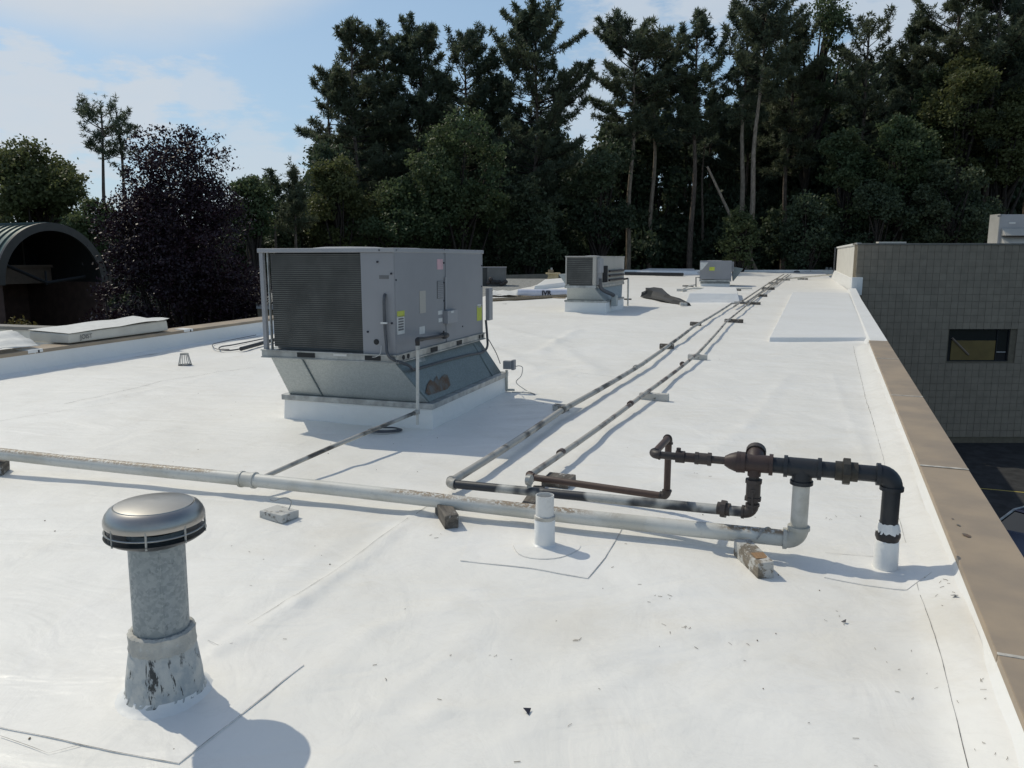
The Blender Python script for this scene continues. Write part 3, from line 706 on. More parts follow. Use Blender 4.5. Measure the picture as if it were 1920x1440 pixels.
mb.add(vs, [(i * k + j, i * k + (j + 1) % k, (i + 1) * k + (j + 1) % k, (i + 1) * k + j) for i in range(len(secs) - 1) for j in range(k)] + [tuple(range(k))[::-1], tuple((len(secs) - 1) * k + j for j in range(k))], 0, True)
CR.part(mb, 'body', 'carblue')
for w in (-.80, .80):
    mb = MB(); mb.tube([cp_(-.9, w, 1.0), cp_(-.16, w * .8, 1.42), cp_(1.05, w * .8, 1.42), cp_(1.75, w, 1.0)], .035, 6); CR.part(mb, 'roof_trim', 'steel')
mb = MB(); mb.hexa([cp_(-.9, -.8, .96), cp_(1.75, -.8, .98), cp_(1.75, .8, .98), cp_(-.9, .8, .96)], [cp_(-.15, -.62, 1.40), cp_(1.05, -.62, 1.40), cp_(1.05, .62, 1.40), cp_(-.15, .62, 1.40)]); CR.part(mb, 'window_band', 'glass', .03)
mb = MB(); mb.hexa([cp_(-.2, -.64, 1.402), cp_(1.1, -.64, 1.402), cp_(1.1, .64, 1.402), cp_(-.2, .64, 1.402)], [cp_(-.1, -.56, 1.45), cp_(1.0, -.56, 1.45), cp_(1.0, .56, 1.45), cp_(-.1, .56, 1.45)]); CR.part(mb, 'car_roof', 'carblue', .02)
for l in (-1.4, 1.4):
    for w in (-.82, .82):
        mb = MB(); mb.tube([cp_(l, w - .1, .32), cp_(l, w + .1, .32)], .32, 20); wh = CR.part(mb, 'wheel', 'rubber')

# ------------------------------------------------------------------ rooftop units
def rtu(name, label, C, ang, W_, L_c, zc, N_, UW, UL, z0, z1, m='rtu', coil=(.06, .76), big=False, rail=True, group='rooftop air units'):
    """C curb near corner, N_ unit near corner; U runs back, -V runs left"""
    a = math.radians(ang); U = Vector((math.sin(a), math.cos(a), 0)); Vv = Vector((math.cos(a), -math.sin(a), 0)); ax = axes(U, Vv)
    T = Rel(name, C, label, 'rooftop unit', group); Zv = Vector((0, 0, 1)); bz = C.z
    def q(o, v, u, z): return Vector((o.x, o.y, 0)) - Vv * v + U * u + Zv * z
    k = bz - .03
    # curb: membrane-wrapped box with a slight foot flare
    mb = MB(); e = .012
    mb.hexa([q(C, -e, -e, k), q(C, -e, L_c + e, k), q(C, W_ + e, L_c + e, k), q(C, W_ + e, -e, k)], [q(C, 0, 0, zc - .05), q(C, 0, L_c, zc - .05), q(C, W_, L_c, zc - .05), q(C, W_, 0, zc - .05)])
    T.part(mb, 'curb', 'flash', .01)
    mb = MB(); e = .02
    mb.hexa([q(C, -e, -e, zc - .055), q(C, -e, L_c + e, zc - .055), q(C, W_ + e, L_c + e, zc - .055), q(C, W_ + e, -e, zc - .055)], [q(C, -e, -e, zc), q(C, -e, L_c + e, zc), q(C, W_ + e, L_c + e, zc), q(C, W_ + e, -e, zc)])
    T.part(mb, 'curb_flange', 'rail' if not big else 'steel', .004)
    # adapter skirt
    i1, i0 = .04, .05
    mb = MB(); mb.hexa([q(C, i0, i0 - .03, zc + .001), q(C, i0, L_c - i0, zc + .001), q(C, W_ - i0, L_c - i0, zc + .001), q(C, W_ - i0, i0 - .03, zc + .001)], [q(N_, i1, i1, z0 - .07), q(N_, i1, UL - i1, z0 - .07), q(N_, UW - i1, UL - i1, z0 - .07), q(N_, UW - i1, i1, z0 - .07)])
    mb.mi = [0, 0, 1, 0, 1, 0]; mb.mi[2] = 0; mb.mi[5] = 1; sk = T.part(mb, 'adapter_skirt', ['galv_dk', 'galv'] if big else ['galv', 'galv'], .004)  # lighter front and left, darker right: shading put into the skirt's two colours
    if big:
        for f in (.72,):
            a_ = q(N_, UW * f, i1 - .004, z0 - .075); b_ = q(C, W_ * f + .02, i0 - .036, zc + .002); mb = MB(); mb.tube([a_, b_], .009, 6, mi=0); T.part(mb, 'skirt_rib', 'galv_dk', parent=sk)
        a_ = q(N_, i1 - .004, UL * .88, z0 - .075); b_ = q(C, i0 - .006, L_c * .83, zc + .002); mb = MB(); mb.tube([a_, b_], .008, 6); T.part(mb, 'skirt_rib', 'galv_dk', parent=sk)
        a_ = q(N_, i1 - .004, UL * .02, z0 - .075); b_ = q(C, i0 - .004, L_c * .02, zc + .002); mb = MB(); mb.tube([a_, b_], .004, 6); T.part(mb, 'skirt_rib', 'galv_dk', parent=sk)
    # base rail
    mb = MB(); e = .015
    mb.hexa([q(N_, -e, -e, z0 - .075), q(N_, -e, UL + e, z0 - .075), q(N_, UW + e, UL + e, z0 - .075), q(N_, UW + e, -e, z0 - .075)], [q(N_, -e, -e, z0 + .002), q(N_, -e, UL + e, z0 + .002), q(N_, UW + e, UL + e, z0 + .002), q(N_, UW + e, -e, z0 + .002)])
    rl = T.part(mb, 'base_rail', 'rail', .004)
    # rail lips
    if big:
        mb = MB()
        mb.box(q(N_, UW / 2, -e - .006, z0 - .004), (UW + .03, .014, .010), ax); mb.box(q(N_, UW / 2, -e - .006, z0 - .071), (UW + .03, .014, .010), ax)
        mb.box(q(N_, -e - .006, UL / 2, z0 - .004), (.014, UL + .03, .010), ax); mb.box(q(N_, -e - .006, UL / 2, z0 - .071), (.014, UL + .03, .010), ax)
        T.part(mb, 'rail_lip', 'rail', parent=rl)
        for f, w in ((.66, .19), (.08 + .08, .16)):
            mb = MB(); mb.box(q(N_, UW * f, -e - .002, z0 - .036), (w, .006, .042), ax); T.part(mb, 'fork_slot', 'dark', parent=rl)
        for f, w in ((.36, .16), (.655, .14)):
            mb = MB(); mb.box(q(N_, -e - .002, UL * f, z0 - .038), (.006, w, .045), ax); T.part(mb, 'fork_slot', 'dark', parent=rl)
        mb = MB(); mb.box(q(N_, UW * .40, -e - .003, z0 - .02), (.14, .005, .022), ax); T.part(mb, 'rail_label', 'white', parent=rl)
        for f in (.055, .10, .93, .97):
            c_ = q(N_, -e - .001, UL * f, z0 - .036); mb = MB(); mb.tube([c_ - Vv * .004, c_ + Vv * .004], .022, 14); T.part(mb, 'rail_hole', 'dark', parent=rl)
    # body: solid rear, posts and recessed coil in the near part
    ct = .04; body_u = .10; cx0, cx1 = UW * coil[0], UW * coil[1]       # measured from the near corner leftwards: panel from 0..p
    pw = UW - cx1                                                     # right panel width is UW-cx1? (mirror)
    pw = UW * (1 - coil[1])
    mb = MB(); mb.hexa([q(N_, 0, body_u + .001, z0), q(N_, 0, UL, z0), q(N_, UW - .09, UL, z0), q(N_, UW - .09, body_u + .001, z0)], [q(N_, 0, body_u + .001, z1 - ct), q(N_, 0, UL, z1 - ct), q(N_, UW - .09, UL, z1 - ct), q(N_, UW - .09, body_u + .001, z1 - ct)])
    bd = T.part(mb, 'cabinet', m, .006)
    mb = MB(); mb.hexa([q(N_, -.002, 0, z0), q(N_, -.002, body_u, z0), q(N_, pw, body_u, z0), q(N_, pw, 0, z0)], [q(N_, -.002, 0, z1 - ct), q(N_, -.002, body_u, z1 - ct), q(N_, pw, body_u, z1 - ct), q(N_, pw, 0, z1 - ct)])
    T.part(mb, 'corner_panel', m, .004)
    for v, u in ((UW - .02, .02), (UW - .02, UL - .02)):
        mb = MB(); mb.box(q(N_, v, u, (z0 + z1 - ct) / 2), (.04, .04, z1 - z0 - ct), ax); T.part(mb, 'corner_post', 'rtu2' if big else m, .003)
    if big:
        mb = MB(); mb.box(q(N_, UW - .075, .035, (z0 + z1 - ct) / 2), (.012, .03, z1 - z0 - ct), ax); T.part(mb, 'corner_post', 'steel', .002)
    # top lid
    mb = MB(); e = .012
    mb.hexa([q(N_, -e, -e, z1 - ct), q(N_, -e, UL + e, z1 - ct), q(N_, UW + e, UL + e, z1 - ct), q(N_, UW + e, -e, z1 - ct)], [q(N_, -e, -e, z1), q(N_, -e, UL + e, z1), q(N_, UW + e, UL + e, z1), q(N_, UW + e, -e, z1)])
    T.part(mb, 'lid', 'rtu2' if m == 'rtu' else m, .006)
    # coil
    zc0, zc1 = z0 + .03, z1 - ct - .01; cw_ = UW * (coil[1] - coil[0]); cc_ = pw + cw_ / 2
    if coil[1] > coil[0]:
        mb = MB(); mb.box(q(N_, cc_, .06, (zc0 + zc1) / 2), (cw_, .06, zc1 - zc0), ax); co_ = T.part(mb, 'condenser_coil', 'coil')
        mb = MB(); nf = 46 if big else 14
        for i in range(nf):
            z = zc0 + (zc1 - zc0) * (i + .5) / nf; mb.box(q(N_, cc_, .026, z), (cw_ - .01, .008, (zc1 - zc0) / nf * (.42 if big else .35)), ax)
        fn = T.part(mb, 'coil_fins', 'coil_fin', parent=co_, kind='stuff')
    # fan rings on top
    for f in ((.27, .68) if big else (.4,)):
        c_ = q(N_, UW * .55, UL * f, z1); mb = MB(); r_ = UW * .27
        mb.lathe([(r_ + .01, 0), (r_ - .02, .008), (r_ - .04, .010), (r_ - .12, .018), (.05, .022), (0.001, .022)], c_, 32); fr = T.part(mb, 'fan_guard', 'rtu')
    return T, U, Vv, q
C1 = P(811, 803); N1 = Vector((-1.052, 6.90, 0))
RT, RU, RV, Q = rtu('rooftop_unit', 'large grey rooftop air unit nearest the camera, on a flared metal skirt and white curb', C1, 18.5, 1.64, 2.17, .24, N1, 1.41, 2.24, .735, 1.69, coil=(.075, .765), big=True)
z0, z1 = .735, 1.69
def fr_(px, py, out=.004):   # point on the long right-hand face
    p = V(px, py, (N1.x, N1.y), (RU.x, RU.y)); return p
def onface(px, py):   # shift so plane passes N1
    r = ray(px, py); d = RU; o = N1; det = -r[0] * d[1] + r[1] * d[0]
    # solve r*t - d*s = o
    t = (-o.x * d.y + o.y * d.x) / det; return Vector((r[0] * t, r[1] * t, H + r[2] * t))
def onfront(px, py):
    r = ray(px, py); d = -RV; o = N1; det = -r[0] * d[1] + r[1] * d[0]; t = (-o.x * d.y + o.y * d.x) / det; return Vector((r[0] * t, r[1] * t, H + r[2] * t))
def plate(px0, py0, px1, py1, name, m, th=.004, front=False, parent=None, out=.0):
    a, b = (onfront if front else onface)(px0, py0), (onfront if front else onface)(px1, py1)
    d = Vector((b.x - a.x, b.y - a.y, 0)); w = d.length; nrm_ = -RU if front else RV
    c_ = (a + b) / 2 + nrm_ * (th / 2 + out + .0006); ax = (RV, RU, Vector((0, 0, 1)))
    mb = MB(); mb.box(c_, (w if front else th, th if front else w, abs(a.z - b.z)), ax); return RT.part(mb, name, m, parent=parent)
# panel seams, stickers, grille, gauges
plate(738, 472, 832, 655, 'access_panel', 'rtu', .006)
plate(834, 472, 902, 624, 'access_panel', 'rtu', .006)
gr = plate(818, 527, 829, 559, 'vent_grille', 'ink_grey', .004, out=.006)
for i in range(9): plate(818.5, 528 + i * 3.5, 828.5, 529.6 + i * 3.5, 'louver', 'rtu', .005, out=.009, parent=gr)
plate(818, 486, 829, 505, 'warning_sticker', 'pink', .003, out=.006)
plate(743, 584, 757, 593, 'sticker_head', 'yellow', .003, out=.006)
plate(743, 593, 757, 625, 'sticker', 'white', .003, out=.006)
for k_ in range(5): plate(745, 597 + 5 * k_, 755, 598.6 + 5 * k_, 'print_line', 'ink_grey', .001, out=.0095)
plate(785, 546, 797, 586, 'faded_label', 'rtu_tan', .003, out=.006)
plate(785, 613, 795, 625, 'nameplate', 'white', .003, out=.006)
plate(893, 574, 902, 600, 'sticker', 'yellow', .003, out=.006)
plate(894, 571, 901, 576, 'sticker', 'white', .003, out=.006)
plate(820, 583, 828, 589, 'sticker', 'white', .003, out=.006); plate(821, 597, 828, 603, 'sticker', 'white', .003, out=.006)
ds = plate(830, 583, 849, 603, 'disconnect_box', 'rtu2', .05, out=.006); plate(836, 583, 841, 586, 'sticker', 'white', .002, out=.057, parent=ds)
plate(832, 520, 835, 580, 'panel_handle_strip', 'rtu2', .012, out=.006)
plate(711, 516, 729, 523, 'nameplate', 'ink_grey', .002, True)
for px, py in [(708, 491), (734, 513), (741, 525), (735, 606), (690, 622), (831, 468), (831, 493), (831, 530), (831, 564), (902, 498), (902, 537), (902, 573), (866, 612), (712, 469), (741, 469)]:
    p_ = onface(px, py) if px >= 736 else onfront(px, py); n_ = RV if px >= 736 else -RU
    mb = MB(); mb.tube([p_, p_ + n_ * .012], .009, 8); RT.part(mb, 'screw', 'ink')
p_ = onfront(706, 641); mb = MB(); mb.tube([p_, p_ - RU * .006], .026, 16); RT.part(mb, 'knockout', 'dark')
# small box at the far right end, conduits
p_ = onface(906, 542); q_ = onface(906, 600); mb = MB(); mb.box((p_ + q_) / 2 + RU * .12 + RV * .03, (.05, .12, abs(p_.z - q_.z) + .02), (RV, RU, Vector((0, 0, 1)))); RT.part(mb, 'switch_box', 'rtu2', .006)
def smooth_path(pts, n=8):
    pts = [Vector(p) for p in pts]; out = []
    for i in range(len(pts) - 1):
        p0 = pts[max(i - 1, 0)]; p1 = pts[i]; p2 = pts[i + 1]; p3 = pts[min(i + 2, len(pts) - 1)]
        for k in range(n):
            t = k / n; out.append(.5 * ((2 * p1) + (p2 - p0) * t + (2 * p0 - 5 * p1 + 4 * p2 - p3) * t * t + (3 * p1 - p0 - 3 * p2 + p3) * t ** 3))
    out.append(pts[-1]); return out
f_ = lambda px, py, o=.03: onfront(px, py) - RU * o
s_ = lambda px, py, o=.05: onface(px, py) + RV * o
path = [f_(722, 552, .0), f_(723, 562), f_(724, 600), f_(727, 640), f_(735, 668, .05), s_(752, 684, .07), s_(768, 692, .04), s_(790, 688, .02), s_(830, 676, .03), s_(870, 666, .03), s_(898, 660, .04), s_(906, 650, .05), s_(906, 630, .05), s_(905, 600, .04)]
mb = MB(); mb.tube(smooth_path(path), .014, 10); RT.part(mb, 'flexible_conduit', 'cond')
for px, py in [(724, 605)]:
    mb = MB(); c_ = f_(px, py); mb.box(c_ - RU * .01, (.06, .02, .016), (RV, RU, Vector((0, 0, 1)))); RT.part(mb, 'strap', 'white')
path = [f_(716, 648, .01), f_(716, 662, .03), f_(708, 668, .03), f_(700, 669, .02)]
mb = MB(); mb.tube(smooth_path(path), .003, 6); RT.part(mb, 'wire', 'white')
# rust stain on the skirt's side and loose flap
def skirt_pt(px, py):
    a = Q(N1, .04, 1.1, z0 - .07); b = Q(C1, .05, 1.1, .24); nrm_ = RU.cross(b - a).normalized(); nrm_ = nrm_ if nrm_.dot(RV) > 0 else -nrm_
    r = Vector(ray(px, py)); o = Vector((0, 0, H)); t = (a - o).dot(nrm_) / r.dot(nrm_); return o + r * t, nrm_
rr = random.Random(3); mb = MB()
cps = [(797, 737), (800, 722), (806, 712), (812, 716), (818, 704), (822, 714), (828, 706), (832, 702), (838, 703), (842, 712), (844, 722), (838, 730), (815, 738), (803, 741)]
vs = []
for p in cps: a, n_ = skirt_pt(*p); vs.append(a + n_ * .006)
mb.add(vs, [tuple(range(len(vs)))]); RT.part(mb, 'rust_stain', 'rust')
vs = []
for p in [(778, 668), (790, 662), (797, 677), (782, 681)]: a, n_ = skirt_pt(*p); vs.append(a + n_ * .01)
mb = MB(); mb.add(vs, [(0, 1, 2, 3)]); RT.part(mb, 'loose_flap', 'steel')
# gas stub into the unit
GS = Rel('gas_drop_pipe', P(783, 815), 'thin grey gas riser with rusty valve feeding the large rooftop unit', 'gas pipe')
b0 = D(783, 798, P(783, 815).y); Yb = b0.y
top = D(783, 650, Yb); mid = D(783, 772, Yb)
mb = MB(); mb.tube([b0 + Vector((0, 0, .01)), top], .015, 10); GS.part(mb, 'riser', 'p_riser')
el_ = D(783, 637, Yb); e2 = s_(822, 629, .06)
mb = MB(); mb.tube([top, el_ - Vector((0, 0, .02))], .020, 10); mb.tube(smooth_path([el_ - Vector((0, 0, .03)), el_, el_.lerp(e2, .15)], 6), .022, 10); mb.tube([el_.lerp(e2, .1), e2], .0165, 10)
GS.part(mb, 'elbow', 'p_brown')
mb = MB(); d_ = (e2 - el_).normalized(); mb.tube([e2 - d_ * .05, e2 - d_ * .02, e2, e2 + d_ * .06, e2 + d_ * .08, e2 + d_ * .13], [.02, .03, .035, .035, .026, .026], 10); mb.tube([e2, e2 + Vector((0, 0, .05))], .008, 8)
GS.part(mb, 'valve', 'p_brown')
mb = MB(); mb.tube([top + Vector((0, 0, -.03)), top + Vector((0, 0, .01))], .021, 10); mb.tube([mid - Vector((0, 0, .02)), mid + Vector((0, 0, .02))], .022, 10); GS.part(mb, 'coupling', 'steel')
# electrical box by curb end and its cord
EB = P(966, 735); by = EB.y
eb = Rel('electrical_box', EB, 'small grey outlet box on a short post at the far end of the large curb', 'electrical box')
c_ = D(952, 684, by); mb = MB(); mb.box(c_, (.10, .07, .10), (RV, RU, Vector((0, 0, 1)))); eb.part(mb, 'box', 'rtu2', .006)
c2 = D(963, 684, by); mb = MB(); mb.box(c2, (.035, .085, .12), (RV, RU, Vector((0, 0, 1)))); eb.part(mb, 'cover', 'rtu', .005)
mb = MB(); b_ = D(950, 730, by); mb.tube([b_, D(950, 694, by)], .016, 10); mb.tube([D(945, 731, by), D(965, 731, by)], .014, 10); eb.part(mb, 'post', 'p_riser')
mb = MB(); mb.tube(smooth_path([D(967, 687, by), D(974, 686, by), D(980, 690, by), D(977, 705, by), D(968, 717, by), P(985, 731, .008), P(1003, 739, .008), P(990, 736, .008), P(960, 735, .008)]), .005, 6); eb.part(mb, 'cord', 'steel')
mb = MB(); mb.tube(smooth_path([s_(908, 635, .05), s_(915, 660, .1), D(938, 682, by)]), .005, 6); eb.part(mb, 'wire', 'cond')

# --- second unit
C2 = P(1136, 586); y2 = C2.y; a2 = 20
zc2 = D(1136, 564, y2).z; W2 = 2.0
U2 = Vector((math.sin(math.radians(a2)), math.cos(math.radians(a2)), 0)); V2 = Vector((math.cos(math.radians(a2)), -math.sin(math.radians(a2)), 0))
def solveW(C, Vv, px):   # distance along -V so that column is px
    lo, hi = 0, 8
    for _ in range(40):
        m_ = (lo + hi) / 2; p = C - Vv * m_; r = p.x / p.y
        if (px - 960) / F / ray(px, 520)[1] < r: lo = m_
        else: hi = m_
    return lo
def solveU(C, Uu, px):
    lo, hi = 0, 12; tgt = (px - 960) / F / ray(px, 520)[1]
    for _ in range(40):
        m_ = (lo + hi) / 2; p = C + Uu * m_
        if p.x / p.y < tgt: lo = m_
        else: hi = m_
    return lo
N2 = Vector((D(1117, 500, y2 - .3).x, y2 - .3, 0))
W2 = solveW(C2, V2, 1060); L2 = solveU(C2, U2, 1170)
UW2 = solveW(N2, V2, 1060); UL2 = solveU(N2, U2, 1170)
z20 = D(1130, 536, N2.y).z; z21 = D(1130, 480, N2.y).z
T2, u2, v2, q2 = rtu('rooftop_unit', 'mid distance rooftop air unit with dark coil and pale sunlit side, on a metal skirt', C2, a2, W2, L2, zc2, N2, UW2, UL2, z20, z21, m='rtu_tan', coil=(.03, .90))
ax2 = (v2, u2, Vector((0, 0, 1)))
mb = MB(); mb.box(q2(N2, -.05, .35, z21 - .28), (.10, .45, .42), ax2); T2.part(mb, 'control_box', 'rtu2', .01)
mb = MB(); mb.box(q2(N2, -.03, .35, z20 + .25), (.06, .42, .46), ax2); T2.part(mb, 'lower_panel', 'rtu', .01)
for i in range(4):
    mb = MB(); mb.box(q2(N2, -.02, .9 + i * .16, z20 + .32), (.03, .06, .5), ax2); T2.part(mb, 'side_louver', 'dark')
for i in range(3):
    mb = MB(); mb.tube([q2(N2, -.05, 1.6, z20 + .12 + .14 * i), q2(N2, -.05, UL2 - .3, z20 + .12 + .14 * i)], .035, 8); T2.part(mb, 'side_pipe', 'p_brown')
mb = MB(); mb.tube(smooth_path([q2(N2, -.08, .2, z20 + .2), q2(N2, -.12, .3, z20 - .1), q2(C2, -.1, .5, zc2 + .15), q2(C2, -.12, .55, zc2 + .02)]), .06, 8); T2.part(mb, 'flexible_conduit', 'cond')
mb = MB(); mb.box(q2(C2, -.12, .6, zc2 - .02), (.16, .22, .34), ax2); T2.part(mb, 'junction_box', 'galv', .01)
mb = MB(); pL = D(1060, 503, y2); p1_ = q2(N2, UW2, .8, z21 - .55); mb.add([p1_, p1_ - v2 * .45 + Vector((0, 0, 0)), p1_ - Vector((0, 0, .6)), p1_ + u2 * .9, p1_ + u2 * .9 - v2 * .45, p1_ + u2 * .9 - Vector((0, 0, .6))], [(0, 1, 2), (3, 5, 4), (0, 3, 4, 1), (1, 4, 5, 2)]); T2.part(mb, 'intake_hood', 'galv')
gp2 = P(1177, 573); mb = MB(); t_ = D(1178, 522, gp2.y)
G2 = Rel('gas_drop_pipe', gp2, 'thin upright gas pipe standing right of the mid distance unit', 'gas pipe')
mb.tube([gp2, t_], .03, 8); G2.part(mb, 'riser', 'p_riser'); mb = MB(); mb.tube([t_, D(1150, 527, gp2.y + .2)], .03, 8); G2.part(mb, 'branch', 'p_brown')
mb = MB(); mb.tube([D(1170, 561, gp2.y), D(1184, 561, gp2.y)], .025, 8); G2.part(mb, 'cross_arm', 'p_brown')

# --- third unit (far), with hood
C3 = P(1368, 537); a3 = 14; U3 = Vector((math.sin(math.radians(a3)), math.cos(math.radians(a3)), 0)); V3 = Vector((math.cos(math.radians(a3)), -math.sin(math.radians(a3)), 0))
W3 = solveW(C3, V3, 1314); N3 = Vector((C3.x, C3.y, 0)) + V3 * .05 - U3 * .1; UW3 = solveW(N3, V3, 1312)
zc3 = D(1340, 530, C3.y).z; z30 = D(1340, 528, C3.y).z + .03; z31 = D(1340, 489, C3.y).z
T3, u3, v3, q3 = rtu('rooftop_unit', 'small far rooftop air unit, plain grey with yellow sticker and a right side hood', C3, a3, W3, 1.6, zc3, N3, UW3, 1.9, z30 + .05, z31, coil=(0.5, .5))
ax3 = (v3, u3, Vector((0, 0, 1)))
mb = MB(); mb.box(q3(N3, UW3 * .5, -.02, (z30 + z31) / 2 + .03), (UW3 + .02, .03, z31 - z30 - .12), ax3); T3.part(mb, 'front_panel', 'rtu', .01)
mb = MB(); c_ = D(1335, 504, N3.y - .06); mb.box(c_, (.26, .01, .18), ax3); T3.part(mb, 'warning_sticker', 'yellow')
mb = MB(); h0 = q3(N3, -.05, .5, z31 - .30); mb.add([h0, h0 + v3 * .55 - Vector((0, 0, .1)), h0 + v3 * .08 - Vector((0, 0, .75)), h0 + u3 * 1.1, h0 + u3 * 1.1 + v3 * .55 - Vector((0, 0, .1)), h0 + u3 * 1.1 + v3 * .08 - Vector((0, 0, .75))], [(0, 2, 1), (3, 4, 5), (0, 1, 4, 3), (1, 2, 5, 4)]); T3.part(mb, 'intake_hood', 'galv_dk')
mb = MB(); mb.box(q3(N3, -.06, .45, z31 - .3), (.12, .5, .5), ax3); T3.part(mb, 'side_box', 'rtu', .01)
pa = D(1313, 491, N3.y - .05); mb = MB(); mb.add([D(1313, 492, N3.y - .07), D(1328, 492, N3.y - .07), D(1322, 499, N3.y - .07), D(1317, 505, N3.y - .07), D(1313, 507, N3.y - .07)], [(0, 4, 3, 2, 1)]); T3.part(mb, 'painted_sun_corner', 'white')  # flat white shape, sunlight on the corner put into its colour
G3 = Rel('gas_drop_pipe', P(1305, 538), 'thin bent gas pipe at the left of the far small unit', 'gas pipe')
g3 = P(1305, 538); mb = MB(); mb.tube([g3, D(1305, 520, g3.y), D(1313, 520, g3.y)], .03, 8); G3.part(mb, 'riser', 'cond')

# --- fourth unit on the gravel roof
C4 = P(925, 536, 0); T4 = Rel('condenser_unit', C4, 'grey-brown condenser with equipment at its foot on the gravel roof, partly behind the large unit', 'condenser')
y4 = C4.y; a, b = D(895, 502, y4), D(949, 530, y4)
mb = MB(); bx(mb, a.x + .5, b.x, y4, y4 + 1.2, b.z - .2, a.z); T4.part(mb, 'cabinet', simple('unit_brown_grey', (.17, .165, .155), .6, 0, .1, 2, 0), .02)
mb = MB(); bx(mb, a.x, a.x + .49, y4, y4 + 1.2, b.z - .2, a.z); T4.part(mb, 'coil_side', 'coil')
mb = MB(); bx(mb, a.x - .02, b.x + .02, y4 - .02, y4 + 1.22, a.z, a.z + .04); T4.part(mb, 'lid', 'rtu')
rr = random.Random(5); mb = MB()
for i in range(9):
    c_ = D(916 + i * 4, 533 - rr.random() * 5 - (6 if i == 1 else 0), y4 - .3); mb.lathe([(.001, .11), (.09, .07), (.12, 0), (.09, -.09), (.001, -.12)], c_, 10)
T4.part(mb, 'valve_cluster', 'p_brown')

# --- unit on the far right roof
y5 = 43.; a, b = D(1875, 402, y5), D(1975, 458, y5)
T5 = Rel('rooftop_unit', (a.x + 1, y5, b.z), 'pale grey rooftop unit with louvered hood standing on the right wing', 'rooftop unit', 'rooftop air units')
mb = MB(); bx(mb, a.x + .03, b.x, y5, y5 + .85, b.z - .4, a.z); T5.part(mb, 'cabinet', 'rtu2', .02)
mb = MB(); bx(mb, a.x - .02, a.x + .029, y5 - .02, y5 + .87, b.z - .4, a.z + .02); T5.part(mb, 'end_panel', 'rtu_tan', .01)
mb = MB(); x0 = a.x + .15
for i, (zt_, zb_) in enumerate([(a.z - .75, a.z - 1.15), (a.z - 1.2, a.z - 1.6)]):
    mb.hexa([Vector((x0, y5 - .45, zb_)), Vector((b.x, y5 - .45, zb_)), Vector((b.x, y5 - .002, zb_)), Vector((x0, y5 - .002, zb_))], [Vector((x0, y5 - .06, zt_)), Vector((b.x, y5 - .06, zt_)), Vector((b.x, y5 - .002, zt_)), Vector((x0, y5 - .002, zt_))])
T5.part(mb, 'hood', 'rtu_tan', .02)
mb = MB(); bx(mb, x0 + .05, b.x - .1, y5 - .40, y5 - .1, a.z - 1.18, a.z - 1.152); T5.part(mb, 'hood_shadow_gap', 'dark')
mb = MB(); c_ = D(1898, 418, y5 - .01); mb.box(c_, (.35, .02, .08)); T5.part(mb, 'nameplate', 'white')
mb = MB(); c_ = D(1874, 405, y5 - .01); mb.box(c_, (.2, .02, .08)); T5.part(mb, 'nameplate', 'ink_grey')
# ------------------------------------------------------------------ pipes near
def arc(p, d1, d2, r, n=8):
    """bend at p from direction -d1 to d2, radius r"""
    d1, d2 = d1.normalized(), d2.normalized(); a = p + d1 * r; b = p + d2 * r; c_ = p + (d1 + d2) * r; out = []
    for i in range(n + 1):
        t = i / n * math.pi / 2; out.append(c_ - d2 * r * math.cos(t) - d1 * r * math.sin(t))
    return out
def elbow(mb, p, d1, d2, r, rad=None):
    rad = rad or r * 1.5; mb.tube(arc(p, d1, d2, rad), r * 1.17, 18)
    for d in (d1.normalized(), d2.normalized()): mb.tube([p + d * (rad - r * .10), p + d * (rad + r * .36)], r * 1.32, 18)
    return mb
def collar(mb, p, d, r, l, n=16, k=1.3): d = d.normalized(); mb.tube([p - d * l / 2, p + d * l / 2], r * k, n); return mb
ZU = Vector((0, 0, 1))
mo = P(1665, 890, .49); me_ = P(1222, 851, .49); md = (me_ - mo).normalized()
def onm(px, py=870): 
    r = ray(px, py); det = -r[0] * md.y + r[1] * md.x; t = (-mo.x * md.y + mo.y * md.x) / det; return Vector((r[0] * t, r[1] * t, .49))
r3 = .0445; MF = Rel('gas_manifold', P(1660, 1062), 'black and rusty gas manifold with regulator rising from the white flashed pipe at right', 'gas manifold', )
base = on(P(1660, 1060)); mo = Vector((base.x + .0, base.y, .49)); 
mo2 = mo
tee = onm(1505); tee.z = .49
un = onm(1588); reg = onm(1415); red = onm(1377); 
mb = MB(); mb.tube([base + ZU * .15, mo2 - ZU * .06], r3, 20); MF.part(mb, 'standpipe', 'p_black')
mb = MB(); elbow(mb, mo2, -ZU, md, r3, .062); MF.part(mb, 'elbow', 'p_black')
mb = MB(); mb.lathe([(.062, -.01), (.060, .03), (.058, .13), (.056, .155), (.050, .16), (.047, .165)], base, 26, wob=.03); MF.part(mb, 'flashing_boot', 'flash')
mb = MB(); mb.lathe([(.054, .155), (.060, .175), (.062, .19), (.050, .215), (.046, .24)], base, 26, wob=.06, seed=3); MF.part(mb, 'rust_band', 'p_brown')
mb = MB(); mb.lathe([(.058, .19), (.056, .212), (.051, .235), (.0463, .25)], base, 26, wob=.12, seed=5); MF.part(mb, 'sealant', 'flash')
mb = MB(); mb.tube([mo2 + md * .05, tee], r3 * .96, 20); MF.part(mb, 'header_pipe', 'p_black')
mb = MB(); collar(mb, un, md, r3, .11, 18, 1.16); collar(mb, un, md, r3, .035, 8, 1.62); MF.part(mb, 'union', simple('dull_union', (.06, .055, .045), .55, .3, .2, 20, .2))
